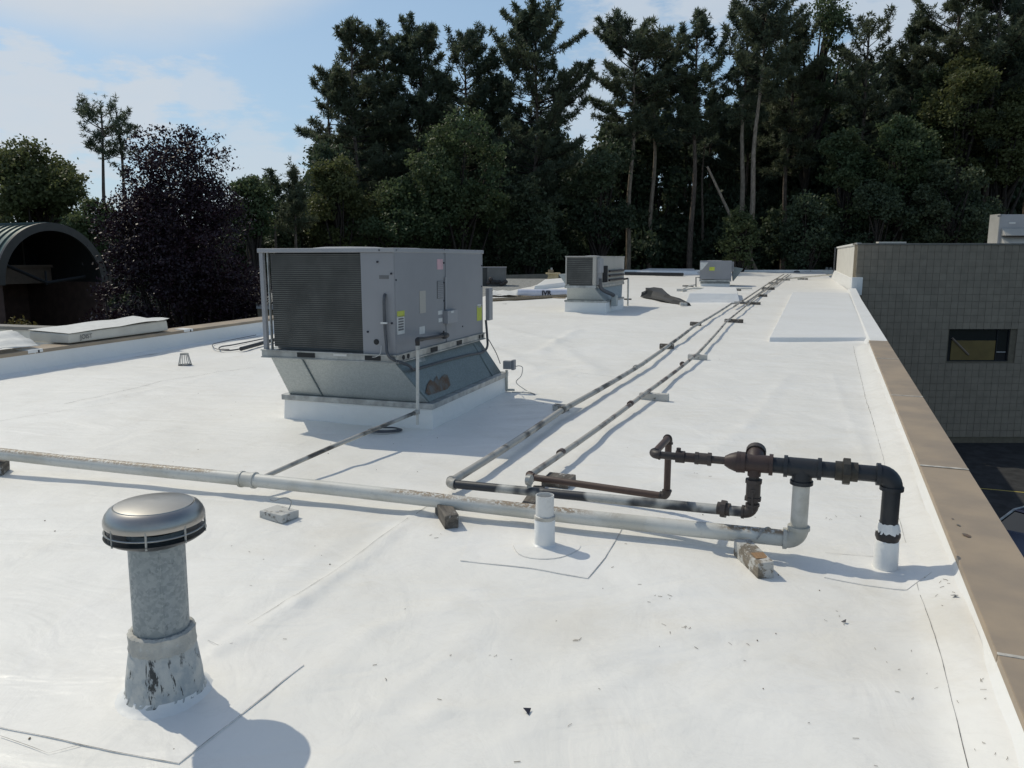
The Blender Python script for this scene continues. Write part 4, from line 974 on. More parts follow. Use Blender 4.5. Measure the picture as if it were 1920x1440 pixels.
mb = MB(); collar(mb, tee, md, r3, .17, 20, 1.16); collar(mb, tee - md * .085, md, r3, .02, 20, 1.34); collar(mb, tee + md * .085, md, r3, .02, 20, 1.34); mb.tube([tee, tee - ZU * .085], r3 * 1.16, 20); mb.tube([tee - ZU * .072, tee - ZU * .092], r3 * 1.34, 20)
MF.part(mb, 'tee', 'p_black')
ebz = on(tee, .098)
mb = MB(); mb.tube([tee - ZU * .08, ebz + ZU * .05], r3, 20); MF.part(mb, 'riser', 'p_riser')
t1_ = reg
mb = MB(); mb.tube([tee + md * .09, reg - md * .05], r3 * .96, 20); MF.part(mb, 'header_pipe', 'p_black')
mb = MB(); mb.tube([reg - md * .085, reg + md * .085], r3 * 1.10, 20); collar(mb, reg - md * .085, md, r3, .02, 20, 1.32); collar(mb, reg + md * .085, md, r3, .02, 20, 1.32)
mb.tube([reg, reg - ZU * .07], r3 * .8, 18); bk = Vector((-md.y, md.x, 0)); bk = bk if bk.y > 0 else -bk
mb.tube([reg, reg + bk * .04 + ZU * .025, reg + bk * .07 + ZU * .035], [r3 * 1.05, r3 * 1.05, r3 * 1.05], 18)
MF.part(mb, 'cross_fitting', 'p_red')
mb = MB(); c_ = reg + bk * .08 + ZU * .036; mb.tube([c_ - bk * .01, c_ + bk * .025 + ZU * .010, c_ + bk * .045 + ZU * .016], [r3 * 1.22, r3 * 1.22, r3 * .8], 18); MF.part(mb, 'plug', 'p_brown')
rd = onm(1378)
mb = MB(); mb.tube([rd - md * .055, rd - md * .03, rd, rd + md * .03, rd + md * .055], [r3 * 1.3, r3 * 1.3, r3 * 1.2, r3 * .95, r3 * .62], 20); MF.part(mb, 'reducer', 'p_red')
r1 = .0215; a = rd + md * .05; vv = onm(1318)
mb = MB(); mb.tube([a, vv], r1, 14); MF.part(mb, 'nipple', 'p_brown')
mb = MB(); collar(mb, vv, md, r1, .07, 14, 1.5); collar(mb, vv - md * .035, md, r1, .02, 8, 1.8); collar(mb, vv + md * .035, md, r1, .02, 8, 1.7); MF.part(mb, 'valve', 'p_brown')
mb = MB(); k0 = onm(1275); collar(mb, k0, md, r1, .05, 14, 1.6); mb.tube([k0 + md * .01, k0 + md * .01 + ZU * .05], r1 * .6, 10); mb.tube([vv + md * .03, k0], r1 * 1.25, 14); MF.part(mb, 'regulator', 'p_red')
rb = P(1253, 810, .50)
ell = onm(1224); mb = MB(); mb.tube([k0, ell - md * .03], r1, 14); MF.part(mb, 'nipple', 'p_brown')
rdir = U0.copy(); rbt = ell + rdir * .32; rbt.z = .49
lo_, hi_ = .1, .8
for _ in range(30):
    mm = (lo_ + hi_) / 2; p = ell + rdir * mm
    if p.x / p.y < (1254 - 960) / F / ray(1254, 815)[1]: lo_ = mm
    else: hi_ = mm
rbt = ell + rdir * lo_
mb = MB(); elbow(mb, ell, -md, rdir, r1, .034); MF.part(mb, 'elbow', 'p_brown')
mb = MB(); mb.tube([ell + rdir * .03, rbt - rdir * .03], r1, 14); MF.part(mb, 'cross_pipe', 'p_rustd')
mb = MB(); elbow(mb, rbt, -rdir, -ZU, r1, .034); MF.part(mb, 'elbow', 'p_brown')
bz = on(rbt, .105)
mb = MB(); mb.tube([rbt - ZU * .03, bz + ZU * .03], r1, 14); MF.part(mb, 'riser', 'p_rustd')
# drop from the cross fitting to pipe A
A1 = P(1412, 962, .105); A1 = Vector((reg.x, reg.y, .105)) if True else A1
A1.z = D(1412, 962, A1.y).z; r2 = .029
mb = MB(); mb.tube([reg - ZU * .06, A1 + ZU * .05], r2 * .95, 14); MF.part(mb, 'drop_pipe', 'p_brown')
mb = MB(); vz = reg - ZU * .15; collar(mb, vz, ZU, r2, .10, 14, 1.35); collar(mb, vz + ZU * .05, ZU, r2, .02, 8, 1.6); collar(mb, vz - ZU * .05, ZU, r2, .02, 8, 1.6); mb.tube([vz, vz - bk * .045], r2 * .5, 10); mb.tube([vz - bk * .045, vz - bk * .05 - ZU * .12], r2 * .22, 6); MF.part(mb, 'shutoff_valve', 'p_brown')

# main 3" pipe
ml = on(P(0, 850), 0); mainL = P(0, 849, .14); mdv = (mainL - ebz); mdv.z = 0; mdv.normalize()
MP = Rel('main_gas_pipe', (mainL + ebz) / 2, 'thick white painted gas pipe crossing the foreground roof on wood blocks', 'gas pipe')
e_l = ebz + mdv * (mainL - ebz).length * 1.0; e_l.z = .135; e_l2 = e_l + mdv * 3.5
pp = [ebz + mdv * .05] + [ebz.lerp(e_l, f) + Vector((0, 0, -.006 * math.sin(f * 9))) for f in (.1, .2, .3, .4, .5, .6, .7, .8, .9, 1)] + [e_l2]
mb = MB(); mb.tube(pp, r3 * 1.02, 24); MP.part(mb, 'pipe', 'p_white')
mb = MB(); elbow(mb, ebz, ZU, mdv, r3, .062); MP.part(mb, 'elbow', 'p_riser')
def onmain(px):
    r = ray(px, 930); det = -r[0] * mdv.y + r[1] * mdv.x; t = (-ebz.x * mdv.y + ebz.y * mdv.x) / det; p = Vector((r[0] * t, r[1] * t, 0)); f = (p - ebz).dot(mdv) / (e_l - ebz).dot(mdv); p.z = ebz.z + (e_l.z - ebz.z) * f - .006 * math.sin(f * 9); return p
cpl = onmain(467); mb = MB(); collar(mb, cpl, mdv, r3, .11, 22, 1.14); collar(mb, cpl - mdv * .05, mdv, r3, .018, 22, 1.27); collar(mb, cpl + mdv * .05, mdv, r3, .018, 22, 1.27); MP.part(mb, 'coupling', 'p_riser')
# pipe A and pipe B
Ac = P(841, 906, .10); dA = (Ac - A1); 
AP = Rel('gas_pipe', Ac, 'patchy black and white gas pipe, the left of the two long runs', 'gas pipe')
dA.z = 0; dAn = dA.normalized(); Ac.z = .10
mb = MB(); elbow(mb, A1, ZU, dAn, r2, .045); AP.part(mb, 'elbow', 'p_brown')
mb = MB(); mb.tube([A1 + dAn * .04, A1.lerp(Ac, .5), Ac - dAn * .04], r2, 16); AP.part(mb, 'near_pipe', 'p_dark')
un_ = A1 + dAn * .155; mb = MB(); collar(mb, un_, dAn, r2, .07, 14, 1.25); collar(mb, un_, dAn, r2, .028, 8, 1.75); AP.part(mb, 'union', 'p_brown')
long_a = [Ac, P(1055, 768, .10), P(1205, 682, .10), P(1300, 613, .10), P(1372, 569, .10)]
dA2 = (long_a[1] - Ac).normalized()
mb = MB(); elbow(mb, Ac, -dAn, dA2, r2, .045); AP.part(mb, 'elbow', 'p_long')
def wav(pts, amp=.01, n=6, seed=0):
    out = []
    for i in range(len(pts) - 1):
        for k in range(n):
            t = k / n; p = pts[i].lerp(pts[i + 1], t); out.append(p + Vector((0, 0, -amp * math.sin(math.pi * t))))
    out.append(pts[-1]); return out
mb = MB(); lp = wav([Ac + dA2 * .04] + long_a[1:], .012); mb.tube(lp, r2, 14); AP.part(mb, 'long_pipe', 'p_long')
turn = P(1397, 568, .10); end_a = P(1478, 514, .10)
mb = MB(); mb.tube([long_a[-1], turn], r2, 10); mb.tube(wav([turn, P(1430, 545, .10), end_a], .01), r2, 10); AP.part(mb, 'far_pipe', 'p_long')
for px, py in [(1055, 768), (1192, 689)]:
    p = P(px, py, .10); mb = MB(); collar(mb, p, dA2, r2, .08, 14, 1.28); AP.part(mb, 'coupling', 'p_long')
Bc = P(990, 895, .10); BP = Rel('gas_pipe', Bc, 'rusty brown and white gas pipe, the right of the two long runs', 'gas pipe')
dB = (Bc - bz); dB.z = 0; dBn = dB.normalized(); bz.z = .105; Bc.z = .105
rB = .0235
mb = MB(); elbow(mb, bz, ZU, dBn, rB, .036); BP.part(mb, 'elbow', 'p_brown')
mb = MB(); mb.tube([bz + dBn * .03, Bc - dBn * .03], rB, 14); BP.part(mb, 'near_pipe', 'p_rustd')
long_b = [Bc, P(1205, 741, .10), P(1308, 663, .10), P(1362, 603, .10), P(1425, 551, .10), P(1483, 514, .10)]
dB2 = (long_b[1] - Bc).normalized()
mb = MB(); elbow(mb, Bc, -dBn, dB2, rB, .036); BP.part(mb, 'elbow', 'p_rustd')
mb = MB(); mb.tube(wav([Bc + dB2 * .03] + long_b[1:], .014), rB, 12); BP.part(mb, 'long_pipe', 'p_longr')
for px, py in [(1052, 849), (1182, 757), (1279, 682)]:
    p = P(px, py, .10); mb = MB(); collar(mb, p, dB2, rB, .06, 12, 1.35); BP.part(mb, 'coupling', 'p_rustd')
# third short parallel pipe far off, and cross pipes
CP = Rel('gas_pipe', P(1420, 548), 'thin far gas pipe running beside the two long pipes towards the treeline', 'gas pipe')
mb = MB(); mb.tube([P(1376, 575, .1), P(1410, 552, .1), P(1440, 532, .1), P(1470, 514, .1)], .03, 8); CP.part(mb, 'pipe', 'p_longr')
XP = Rel('gas_pipe', P(1340, 541), 'thin gas pipe crossing left from the long pipes to the far small unit', 'gas pipe')
mb = MB(); mb.tube([P(1410, 541, .08), P(1300, 541, .08), P(1278, 544, .08)], .035, 8); mb.tube([P(1278, 544, .08), P(1292, 536, .1), P(1305, 534, .1)], .03, 8); XP.part(mb, 'pipe', 'p_white')
# branch pipe from main to the large unit
bA = onmain(482); bB = mid.copy(); bB = Vector((mid.x, mid.y, mid.z))
BR = Rel('branch_gas_pipe', (bA + bB) / 2, 'thin weathered branch pipe from the thick white pipe to the large rooftop unit', 'gas pipe')
mb = MB(); mb.tube([bA, bA.lerp(bB, .4) + Vector((0, 0, .01)), bB], .017, 12); BR.part(mb, 'pipe', 'p_long')
mb = MB(); dd = (bB - bA).normalized(); collar(mb, bB - dd * .03, dd, .017, .06, 12, 1.35); BR.part(mb, 'coupling', 'p_longr')
# ------------------------------------------------------------------ wood blocks
def wblock(p_near, ang, L, w, h, m, label, z=None, roll=0., top=None):
    a = math.radians(ang); U = Vector((math.sin(a), math.cos(a), 0)); Vv = Vector((math.cos(a), -math.sin(a), 0))
    c_ = Vector((p_near.x, p_near.y, 0)) + U * L / 2; zz = surf(c_.x, c_.y) if p_near.y < 40 else roofz(p_near.y)
    mb = MB(); rr = random.Random(int(p_near.x * 1000)); j = lambda: rr.uniform(-.004, .004)
    b = [Vector((-w / 2 + j(), -L / 2 + j(), 0)), Vector((w / 2 + j(), -L / 2 + j(), 0)), Vector((w / 2 + j(), L / 2, 0)), Vector((-w / 2, L / 2 + j(), 0))]
    t = [x + Vector((j(), j(), h + j())) for x in b]
    mb.hexa(b, t); o = mb.build('wood_block', m, None, .005); o.location = (c_.x, c_.y, zz); o.rotation_euler = (0, 0, -a)
    tag(o, label, 'wood block', 'wood blocks under the pipes'); return o, U, c_, zz
p4 = P(1436, 1083); o4, u4, c4, z4 = wblock(p4, -5, .33, .088, .088, 'wood', 'squared wood block under the right end of the thick white pipe, wire looped over')
mb = MB(); mb.add([(-.034, -.05, .09), (.034, -.05, .09), (.034, .02, .094), (-.034, .02, .094)], [(0, 1, 2, 3)]); sp_ = mb.build('orange_stain', m_wood('fresh_wood', (.36, .22, .11), (.20, .12, .07)), o4); sp_.location = (0, -.06, .0)
wt = c4 + Vector((0, 0, z4 + .09)); pm = onmain(1440)
def strap(pt, r, name, label, base_z, m='steel', seed=1, spread=.06):
    S_ = Rel(name, pt, label, 'strap'); q = []
    for i in range(13):
        t = math.pi * i / 12; q.append(pt + mdv * (spread * (.5 - i / 12) * 1.4) + bk * math.cos(t) * r * -1 + ZU * (math.sin(t) * r))
    q = [Vector((q[0].x, q[0].y, base_z))] + q + [Vector((q[-1].x, q[-1].y, base_z + .01))]
    mb = MB(); mb.tube(smooth_path(q, 3), .004, 6); S_.part(mb, 'wire_loop', m); return S_
strap(pm, r3 * 1.12, 'pipe_strap', 'wire loop over the thick white pipe above its right end block', z4 + .09, 'steel')
p3 = P(846, 995); wblock(p3, -16, .30, .085, .085, 'wood_dk', 'dark split wood block under the middle of the thick white pipe')
# block 2 loose with wire hook
p2 = P(545, 977); o2, u2_, c2_, z2_ = wblock(p2, -58, .20, .14, .05, 'wood_w', 'short flat wood block lying loose below the pipe coupling, wire hook on top')
o2.location.x -= .0
S2 = Rel('wire_hook', c2_ + Vector((0, 0, .06)), 'curled wire hook standing on the loose flat wood block', 'wire')
q = [D(541, 952, c2_.y), D(546, 944, c2_.y), D(545, 938, c2_.y), D(538, 934, c2_.y), D(528, 934, c2_.y), D(514, 939, c2_.y), D(506, 937, c2_.y)]
q[0].z = .055; mb = MB(); mb.tube(smooth_path(q), .004, 6); S2.part(mb, 'wire_loop', 'steel')
p1b = P(-8, 888); wblock(p1b, -20, .2, .085, .09, 'wood_dk', 'dark wood block at the left picture edge under the thick white pipe')
# support under near pipes A and B
wblock(P(1040, 915), 20, .20, .20, .05, 'wood_dk', 'dark flat wood block under the near corner of the right long pipe')
wblock(P(985, 968), 12, .5, .085, .045, 'wood_dk', 'low dark wood block between thick white pipe and the white vent stub')
cl_ = P(989, 932, .10); CL = Rel('pipe_clamp', cl_, 'pale clamp on the black pipe just left of the white vent stub', 'clamp')
pa_ = A1 + dAn * ((cl_ - A1).dot(dAn)); mb = MB(); collar(mb, pa_, dAn, r2, .03, 16, 1.18); mb.box(pa_ - ZU * .05, (.03, .03, .08)); CL.part(mb, 'band', 'steel')
def xblock(px, py, L, h, m, label, w=.09, ang=None):
    p = P(px, py); return wblock(Vector((p.x, p.y, 0)) - V0 * L / 2, 90 + 22.5 if ang is None else ang, L, w, h, m, label)
xblock(1226, 749, .34, .085, 'wood_w', 'pale wood block under the right long pipe, nearest the camera')
xblock(1308, 674, .30, .08, 'wood_w', 'pale wood block under the right long pipe, second from the camera')
xblock(1376, 604, .46, .09, 'wood_dk', 'dark wood block under the right long pipe, third from the camera')
xblock(1250, 655, .24, .09, 'wood_dk', 'dark wood block with strap under the left long pipe, level with the platform front')
xblock(1304, 610, .26, .09, 'wood_dk', 'dark wood block under the left long pipe, beyond the strapped block')
xblock(1052, 770, .16, .06, 'wood', 'small wood block under the left long pipe by the tip of the unit shadow')
xblock(1392, 570, .55, .08, 'wood', 'wood block where the left long pipe bends sideways')
xblock(1412, 571, .5, .09, 'wood_dk', 'dark wood block right of the left pipe bend')
xblock(1428, 556, .45, .10, 'wood_dk', 'dark far wood block just past the pipe bend')
xblock(1440, 543, .6, .12, 'wood_dk', 'dark long wood block right of the far pipes, before the platform end')
xblock(1468, 526, .8, .12, 'wood', 'brownish far wood block under the parallel far pipes')
xblock(1450, 533, .5, .12, 'wood', 'far wood block beside the crossing of thin pipes')
xblock(1505, 525, .6, .12, 'wood', 'pinkish wood block under the thin conduit near the pale wing wall')
xblock(1278, 546, .45, .12, 'wood_w', 'pale wood block at the left end of the crossing thin pipe')
xblock(1290, 537, .55, .08, 'wood_dk', 'thin dark wood block left of the far small unit')
xblock(1381, 545, .4, .08, 'wood_dk', 'small dark wood scrap left of the far pipes, below the crossing thin pipe')
# strap shape on block 1250
# ------------------------------------------------------------------ vent with round cap (foreground)
vb = on(P(311, 1297)); VT = Rel('roof_vent', vb, 'round capped galvanised vent pipe with paint-smeared cone in the left foreground', 'roof vent')
lean = Vector((.015, .0, 1)).normalized(); lx = Vector((1, 0, -.015)).normalized(); lax = (lx, lean.cross(lx), lean)
def vz(py): return D(300, py, vb.y).z
z_sl = vz(1178) - vb.z; z_cb = vz(1000) - vb.z; z_ct = vz(925) - vb.z + .03
s_px = vb.y / F
rp = 52 * s_px * 1.0; rb_ = 74 * s_px; rt_ = 60 * s_px; rc = 92 * s_px
M['cone'] = None
m, nt, bs = mat('smeared_cone'); co = coord(nt, 'Object', (1, 1, .22)); n = noise(nt, co, 30, 6, .7, .5); n2 = noise(nt, coord(nt), 9, 4, .6)
f = mth(nt, 'MULTIPLY', ramp(nt, n, .55, .60), ramp(nt, n2, .38, .5)); s3 = nn(nt, 'ShaderNodeSeparateXYZ'); tcx = nn(nt, 'ShaderNodeTexCoord'); nt.links.new(tcx.outputs['Object'], s3.inputs[0])
f = mth(nt, 'MULTIPLY', f, ramp(nt, s3.outputs[2], z_sl * .80, z_sl * .70))
c = mixc(nt, ramp(nt, noise(nt, coord(nt), 16, 5, .6), .4, .65), (.50, .50, .47), (.34, .37, .38)); c = mixc(nt, f, c, (.05, .052, .05))
nt.links.new(c, bs.inputs['Base Color']); bs.inputs['Roughness'].default_value = .75; bump(nt, bs, noise(nt, coord(nt), 30, 6, .7), .5, .008); M['cone'] = m
mb = MB(); mb.lathe([(rb_ * 1.35, -.015), (rb_ * 1.12, .002), (rb_, .03), (rb_ * .97, z_sl * .3), (rt_ * 1.06, z_sl * .7), (rt_ * 1.03, z_sl * .72), (rt_, z_sl)], vb, 64, ax=lax, wob=.012); VT.part(mb, 'cone_flashing', 'cone')
mb = MB(); mb.lathe([(rb_ * 1.5, -.012), (rb_ * 1.2, .006), (rb_ * 1.05, .018), (rb_ * 1.0, .03)], vb, 64, ax=lax, wob=.03, seed=8); VT.part(mb, 'base_skirt', 'flash')
mb = MB(); mb.lathe([(rt_ * 1.045, z_sl - .062), (rt_ * 1.055, z_sl - .05), (rt_ * 1.03, z_sl - .03), (rt_ * 1.03, z_sl - .008), (rt_ * 1.04, z_sl + .002), (rt_ * .96, z_sl + .008), (rp * 1.005, z_sl + .006)], vb, 90, ax=lax, wob=.045, seed=4); VT.part(mb, 'sealant_collar', 'sealant')
mb = MB(); mb.lathe([(rp, z_sl - .05), (rp, z_cb + .02)], vb, 64, ax=lax); pv_ = VT.part(mb, 'pipe', 'galv_old')
sd_ = (lax[0] * math.cos(-1.05) + lax[1] * math.sin(-1.05)) * rp; mb = MB(); mb.tube([vb + sd_ + lax[2] * (z_sl), vb + sd_ + lax[2] * (z_cb)], .0035, 6); VT.part(mb, 'lock_seam', 'galv_old', parent=pv_)
# cap: lower ring, gap with wires, domed upper
zc = z_cb - .014
mb = MB(); mb.lathe([(rp * 1.01, zc - .018), (rp * 1.2, zc - .010), (rc * .9, zc + .006), (rc * 1.0, zc + .018), (rc * 1.01, zc + .022), (rc * .96, zc + .02), (rp * .8, zc + .01)], vb, 72, ax=lax); VT.part(mb, 'lower_plate', simple('dull_plate', (.10, .105, .11), .45, .7, .2, 8, .05))
mb = MB(); mb.lathe([(rp * .99, zc), (rp * .99, zc + .085)], vb, 40, ax=lax); VT.part(mb, 'throat', 'dark')
zd = zc + .068; hd = .072
mb = MB(); mb.lathe([(rc * .88, zd + .004), (rc * .99, zd - .004), (rc * 1.0, zd + .004), (rc * .995, zd + .016), (rc * .96, zd + .032), (rc * .89, zd + .048), (rc * .80, zd + .057), (rc * .785, zd + .0555), (rc * .775, zd + .059), (rc * .6, zd + .066), (rc * .3, zd + .071), (.001, zd + .073)], vb, 96, ax=lax); VT.part(mb, 'dome', 'cap')
mb = MB(); mb.lathe([(rc * .98, zd + .004), (.001, zd + .012)], vb, 40, ax=lax); VT.part(mb, 'dome_underside', 'dark')
ringp = [vb + lax[0] * math.cos(t) * rc * .985 + lax[1] * math.sin(t) * rc * .985 + lax[2] * (zc + .042) for t in np.linspace(0, 2 * math.pi, 60)]
mb = MB(); mb.tube(ringp, .0032, 6, cap=False); VT.part(mb, 'wire_ring', 'rail')
for k_ in range(8):
    t = 2 * math.pi * k_ / 8 + .25; p = vb + lax[0] * math.cos(t) * rc * .985 + lax[1] * math.sin(t) * rc * .985; mb = MB(); mb.tube([p + lax[2] * (zc + .012), p + lax[2] * (zd + .006)], .004, 6); VT.part(mb, 'spacer', 'rail')
# short vent stub
sb = on(P(1021, 1022)); SV = Rel('vent_stub', sb, 'short open white vent stub pipe in the middle foreground', 'vent pipe'); sp = sb.y / F
zt = D(1022, 928, sb.y).z - sb.z; zm = D(1022, 968, sb.y).z - sb.z
mb = MB(); mb.lathe([(20 * sp * 1.9, -.008), (20 * sp * 1.25, .004), (20.5 * sp, .015), (20 * sp, zm), (19 * sp, zm + .006), (17.8 * sp, zm + .008)], sb, 40, wob=.01); SV.part(mb, 'boot', 'flash')
mb = MB(); mb.lathe([(20.5 * sp, zm - .014), (21 * sp, zm - .008), (20.8 * sp, zm + .004), (19 * sp, zm + .008)], sb, 40, wob=.03, seed=2); SV.part(mb, 'clamp_bead', 'caulk')
mb = MB(); mb.lathe([(17.8 * sp, 0), (17.8 * sp, zt), (16.6 * sp, zt), (16.6 * sp, 0.02)], sb, 40); SV.part(mb, 'pipe', 'stub')
mb = MB(); mb.lathe([(16.5 * sp, .03), (.001, .03)], sb, 24); SV.part(mb, 'bore', 'dark')
# roof drain strainer
db = on(P(347, 684)); DR = Rel('roof_drain', db, 'small metal roof drain strainer cage near the left parapet', 'roof drain')
mb = MB(); mb.lathe([(.10, 0), (.10, .012), (.09, .014), (.09, .0)], db, 24); DR.part(mb, 'ring', 'cond')
mb = MB()
for k_ in range(16):
    t = 2 * math.pi * k_ / 16; d = Vector((math.cos(t), math.sin(t), 0)); mb.tube([db + d * .092 + ZU * .01, db + d * .055 + ZU * .17], .005, 5)
DR.part(mb, 'bars', 'steel'); mb = MB(); mb.lathe([(.062, .165), (.062, .185), (.001, .188)], db, 20); DR.part(mb, 'top', 'rail')
# ------------------------------------------------------------------ clutter on the mid and far roof
TP = P(1210, 556); 
def lump(name, pts, rad, m, label, cat, n=14, flat=.5, seed=1):
    rr = random.Random(seed); mb = MB(); o = len(mb.v); vs = []
    for i, (p, r) in enumerate(zip(pts, rad)):
        t = (pts[min(i + 1, len(pts) - 1)] - pts[max(i - 1, 0)]).normalized(); s = t.cross(ZU).normalized()
        for k in range(n):
            a_ = 2 * math.pi * k / n; f = r * (1 + .22 * math.sin(k * 2.7 + i * 1.7)); vs.append(p + s * math.cos(a_) * f + ZU * max(-.0, math.sin(a_)) * f * flat)
    mb.add(vs, [(i * n + k, i * n + (k + 1) % n, (i + 1) * n + (k + 1) % n, (i + 1) * n + k) for i in range(len(pts) - 1) for k in range(n)] + [tuple(range(n))[::-1], tuple((len(pts) - 1) * n + k for k in range(n))], 0, True)
    o = mb.build(name, m); tag(o, label, cat); return o
lump('black_tarp', [P(1209, 557, .02), P(1222, 556, .02), P(1236, 560, .02), P(1250, 564, .02), P(1268, 568, .02), P(1290, 573, .01)], [.22, .42, .36, .24, .18, .10], 'tarp', 'crumpled black tarp lying between the two small units', 'tarp', flat=.95)
lump('wood_scrap', [P(1275, 573, .02), P(1288, 573, .02)], [.09, .08], 'wood_w', 'pale scrap holding the tail of the black tarp', 'scrap', flat=1.2)
slab('roof_hatch', [P(1285, 567), P(1388, 568), P(1384, 552), P(1322, 551)], .32, 'flash', 'low raised white membrane mound left of the pipe bend', 'roof mound', .35)
a, b = P(1172, 516), P(1281, 518)
mb = MB(); d = (b - a).normalized(); mb.box((a + b) / 2 + ZU * .12, ((b - a).length, .3, .22), (d, Vector((-d.y, d.x, 0)), ZU)); tag(mb.build('black_roll', 'tarp', None, .04), 'long black roll lying flat beyond the mid distance unit', 'roll')
slab('insulation_stack', [P(1190, 513), P(1310, 514), P(1305, 509), P(1215, 508)], .22, 'flash', 'low white stack of sheets beyond the long black roll', 'stack', .3)
slab('insulation_stack', [P(1100, 532), P(1000, 545), P(1015, 530), P(1100, 524)], .2, 'flash', 'flat white stack behind the printed roll', 'stack', .3)
# printed roll
a, b = P(971, 556), P(1068, 556); d = (b - a).normalized(); ra = .15
PR = Rel('membrane_roll', (a + b) / 2, 'white plastic-wrapped membrane roll with black letters left of the mid distance unit', 'roll')
c_ = (a + b) / 2 + ZU * ra; L_r = (b - a).length; mb = MB(); mb.tube([a + ZU * ra, b + ZU * ra], ra, 24); PR.part(mb, 'roll', 'wrap')
text_mesh('lettering', 'IVR', .26, 'ink', PR.e, a + d * (L_r * .46) + ZU * (ra * .45) + Vector((0, -ra * 1.25, 0)), d, (0, 0, 1), .0, .012)
mb = MB(); a2_, b2_ = P(919, 563, .03), P(1062, 555, .06); mb.tube([a2_, b2_], .075, 4, smooth=False); tag(mb.build('timber_board', 'board'), 'long weathered timber lying in front of the printed roll', 'board')
mb = MB(); a2_, b2_ = P(930, 553, .03), P(1060, 559, .03); mb.tube([a2_, b2_], .03, 4, smooth=False); tag(mb.build('timber_board', 'board'), 'thin timber strip lying across behind the long weathered timber', 'board')
sheet('membrane_sheet', [P(915, 556, .02), P(970, 556, .02), P(972, 546, .1), P(925, 546, .03)], 'white', 'loose white membrane flap at the roof edge just right of the large unit', 'sheet', .08, 4)
ct_ = P(1038, 527); CT = Rel('timber_crate', ct_, 'small raw timber crate with cap at the far edge of the gravel roof', 'crate'); yk = ct_.y
a, b = D(1028, 514, yk), D(1047, 527, yk); mb = MB(); bx(mb, a.x, b.x, yk, yk + .6, b.z - .1, a.z); CT.part(mb, 'box', 'ply', .02)
a, b = D(1024, 511.5, yk), D(1051, 514.5, yk); mb = MB(); bx(mb, a.x, b.x, yk - .1, yk + .7, b.z, a.z); CT.part(mb, 'lid', 'ply', .03)
a, b = D(1028.5, 506, yk), D(1038, 511.5, yk); mb = MB(); bx(mb, a.x, b.x, yk + .1, yk + .5, b.z, a.z); CT.part(mb, 'cap', 'board', .02); mb = MB(); mb.tube([D(1034, 506, yk + .3), D(1034, 502, yk + .3)], .06, 8); CT.part(mb, 'knob', 'steel')
# far vent pipes
for px, py, top_, rr_, lb in [(1519, 507, 482, .09, 'tall thin grey vent pipe on the far right roof edge'), (1550, 508, 501, .10, 'short far vent stub, left of a pair by the pale wing wall'), (1557, 508, 503, .10, 'short far vent stub, right of a pair by the pale wing wall')]:
    p = P(px, py); t = D(px, top_, p.y); mb = MB(); mb.tube([p - ZU * .05, t], rr_, 12); mb.lathe([(rr_ * 2, -.02), (rr_ * 1.2, .25), (rr_, .3)], p, 12); tag(mb.build('vent_pipe', 'steel'), lb, 'vent pipe')
xf = P(1494, 511); mb = MB(); mb.lathe([(.25, 0), (.2, .12), (.001, .16)], xf, 12); tag(mb.build('roof_drain', 'cond'), 'dark far drain dome at the end of the long pipes', 'roof drain')
# far edge curb of the roof
FE = Rel('parapet', Vector((14, 62, roofz(62))), 'far roof edge curb in front of the pine trunks', 'parapet')
mb = MB(); a, b = Vector((left_line(62), 62, roofz(62))), Vector((right_edge(62) + 1, 62, roofz(62)))
bx(mb, a.x, b.x, 61.9, 62.3, roofz(62) - .5, roofz(62) + .12); FE.part(mb, 'coping', 'flash')
# hose/pipes near left parapet
HS = Rel('hose', P(455, 655), 'black pipe and coiled hose lying beside the left parapet', 'hose')
mb = MB(); mb.tube([P(452, 654, .05), P(500, 641, .05), P(560, 625, .05)], .035, 12); HS.part(mb, 'pipe', 'rubber')
mb = MB(); mb.tube(smooth_path([P(452, 654, .02), P(430, 657, .02), P(412, 655, .02), P(415, 650, .02), P(440, 646, .02), P(500, 634, .02)]), .012, 8); mb.tube(smooth_path([P(430, 655, .02), P(405, 654, .02), P(399, 646, .02), P(420, 640, .02), P(480, 628, .02)]), .007, 8); HS.part(mb, 'cord', 'cond')
# coil of cable at the branch pipe
CB = Rel('cable_coil', P(722, 807), 'flat dark cable coil lying at the branch pipe in the unit shadow', 'cable')
cc_ = P(722, 808); mb = MB()
for k_ in range(4): mb.tube([cc_ + Vector((math.cos(t) * (.16 - k_ * .012), math.sin(t) * (.10 - .008 * k_), .008 + .004 * k_)) for t in np.linspace(0, 2 * math.pi, 28)], .005, 6, cap=False)
CB.part(mb, 'loop', 'cond')
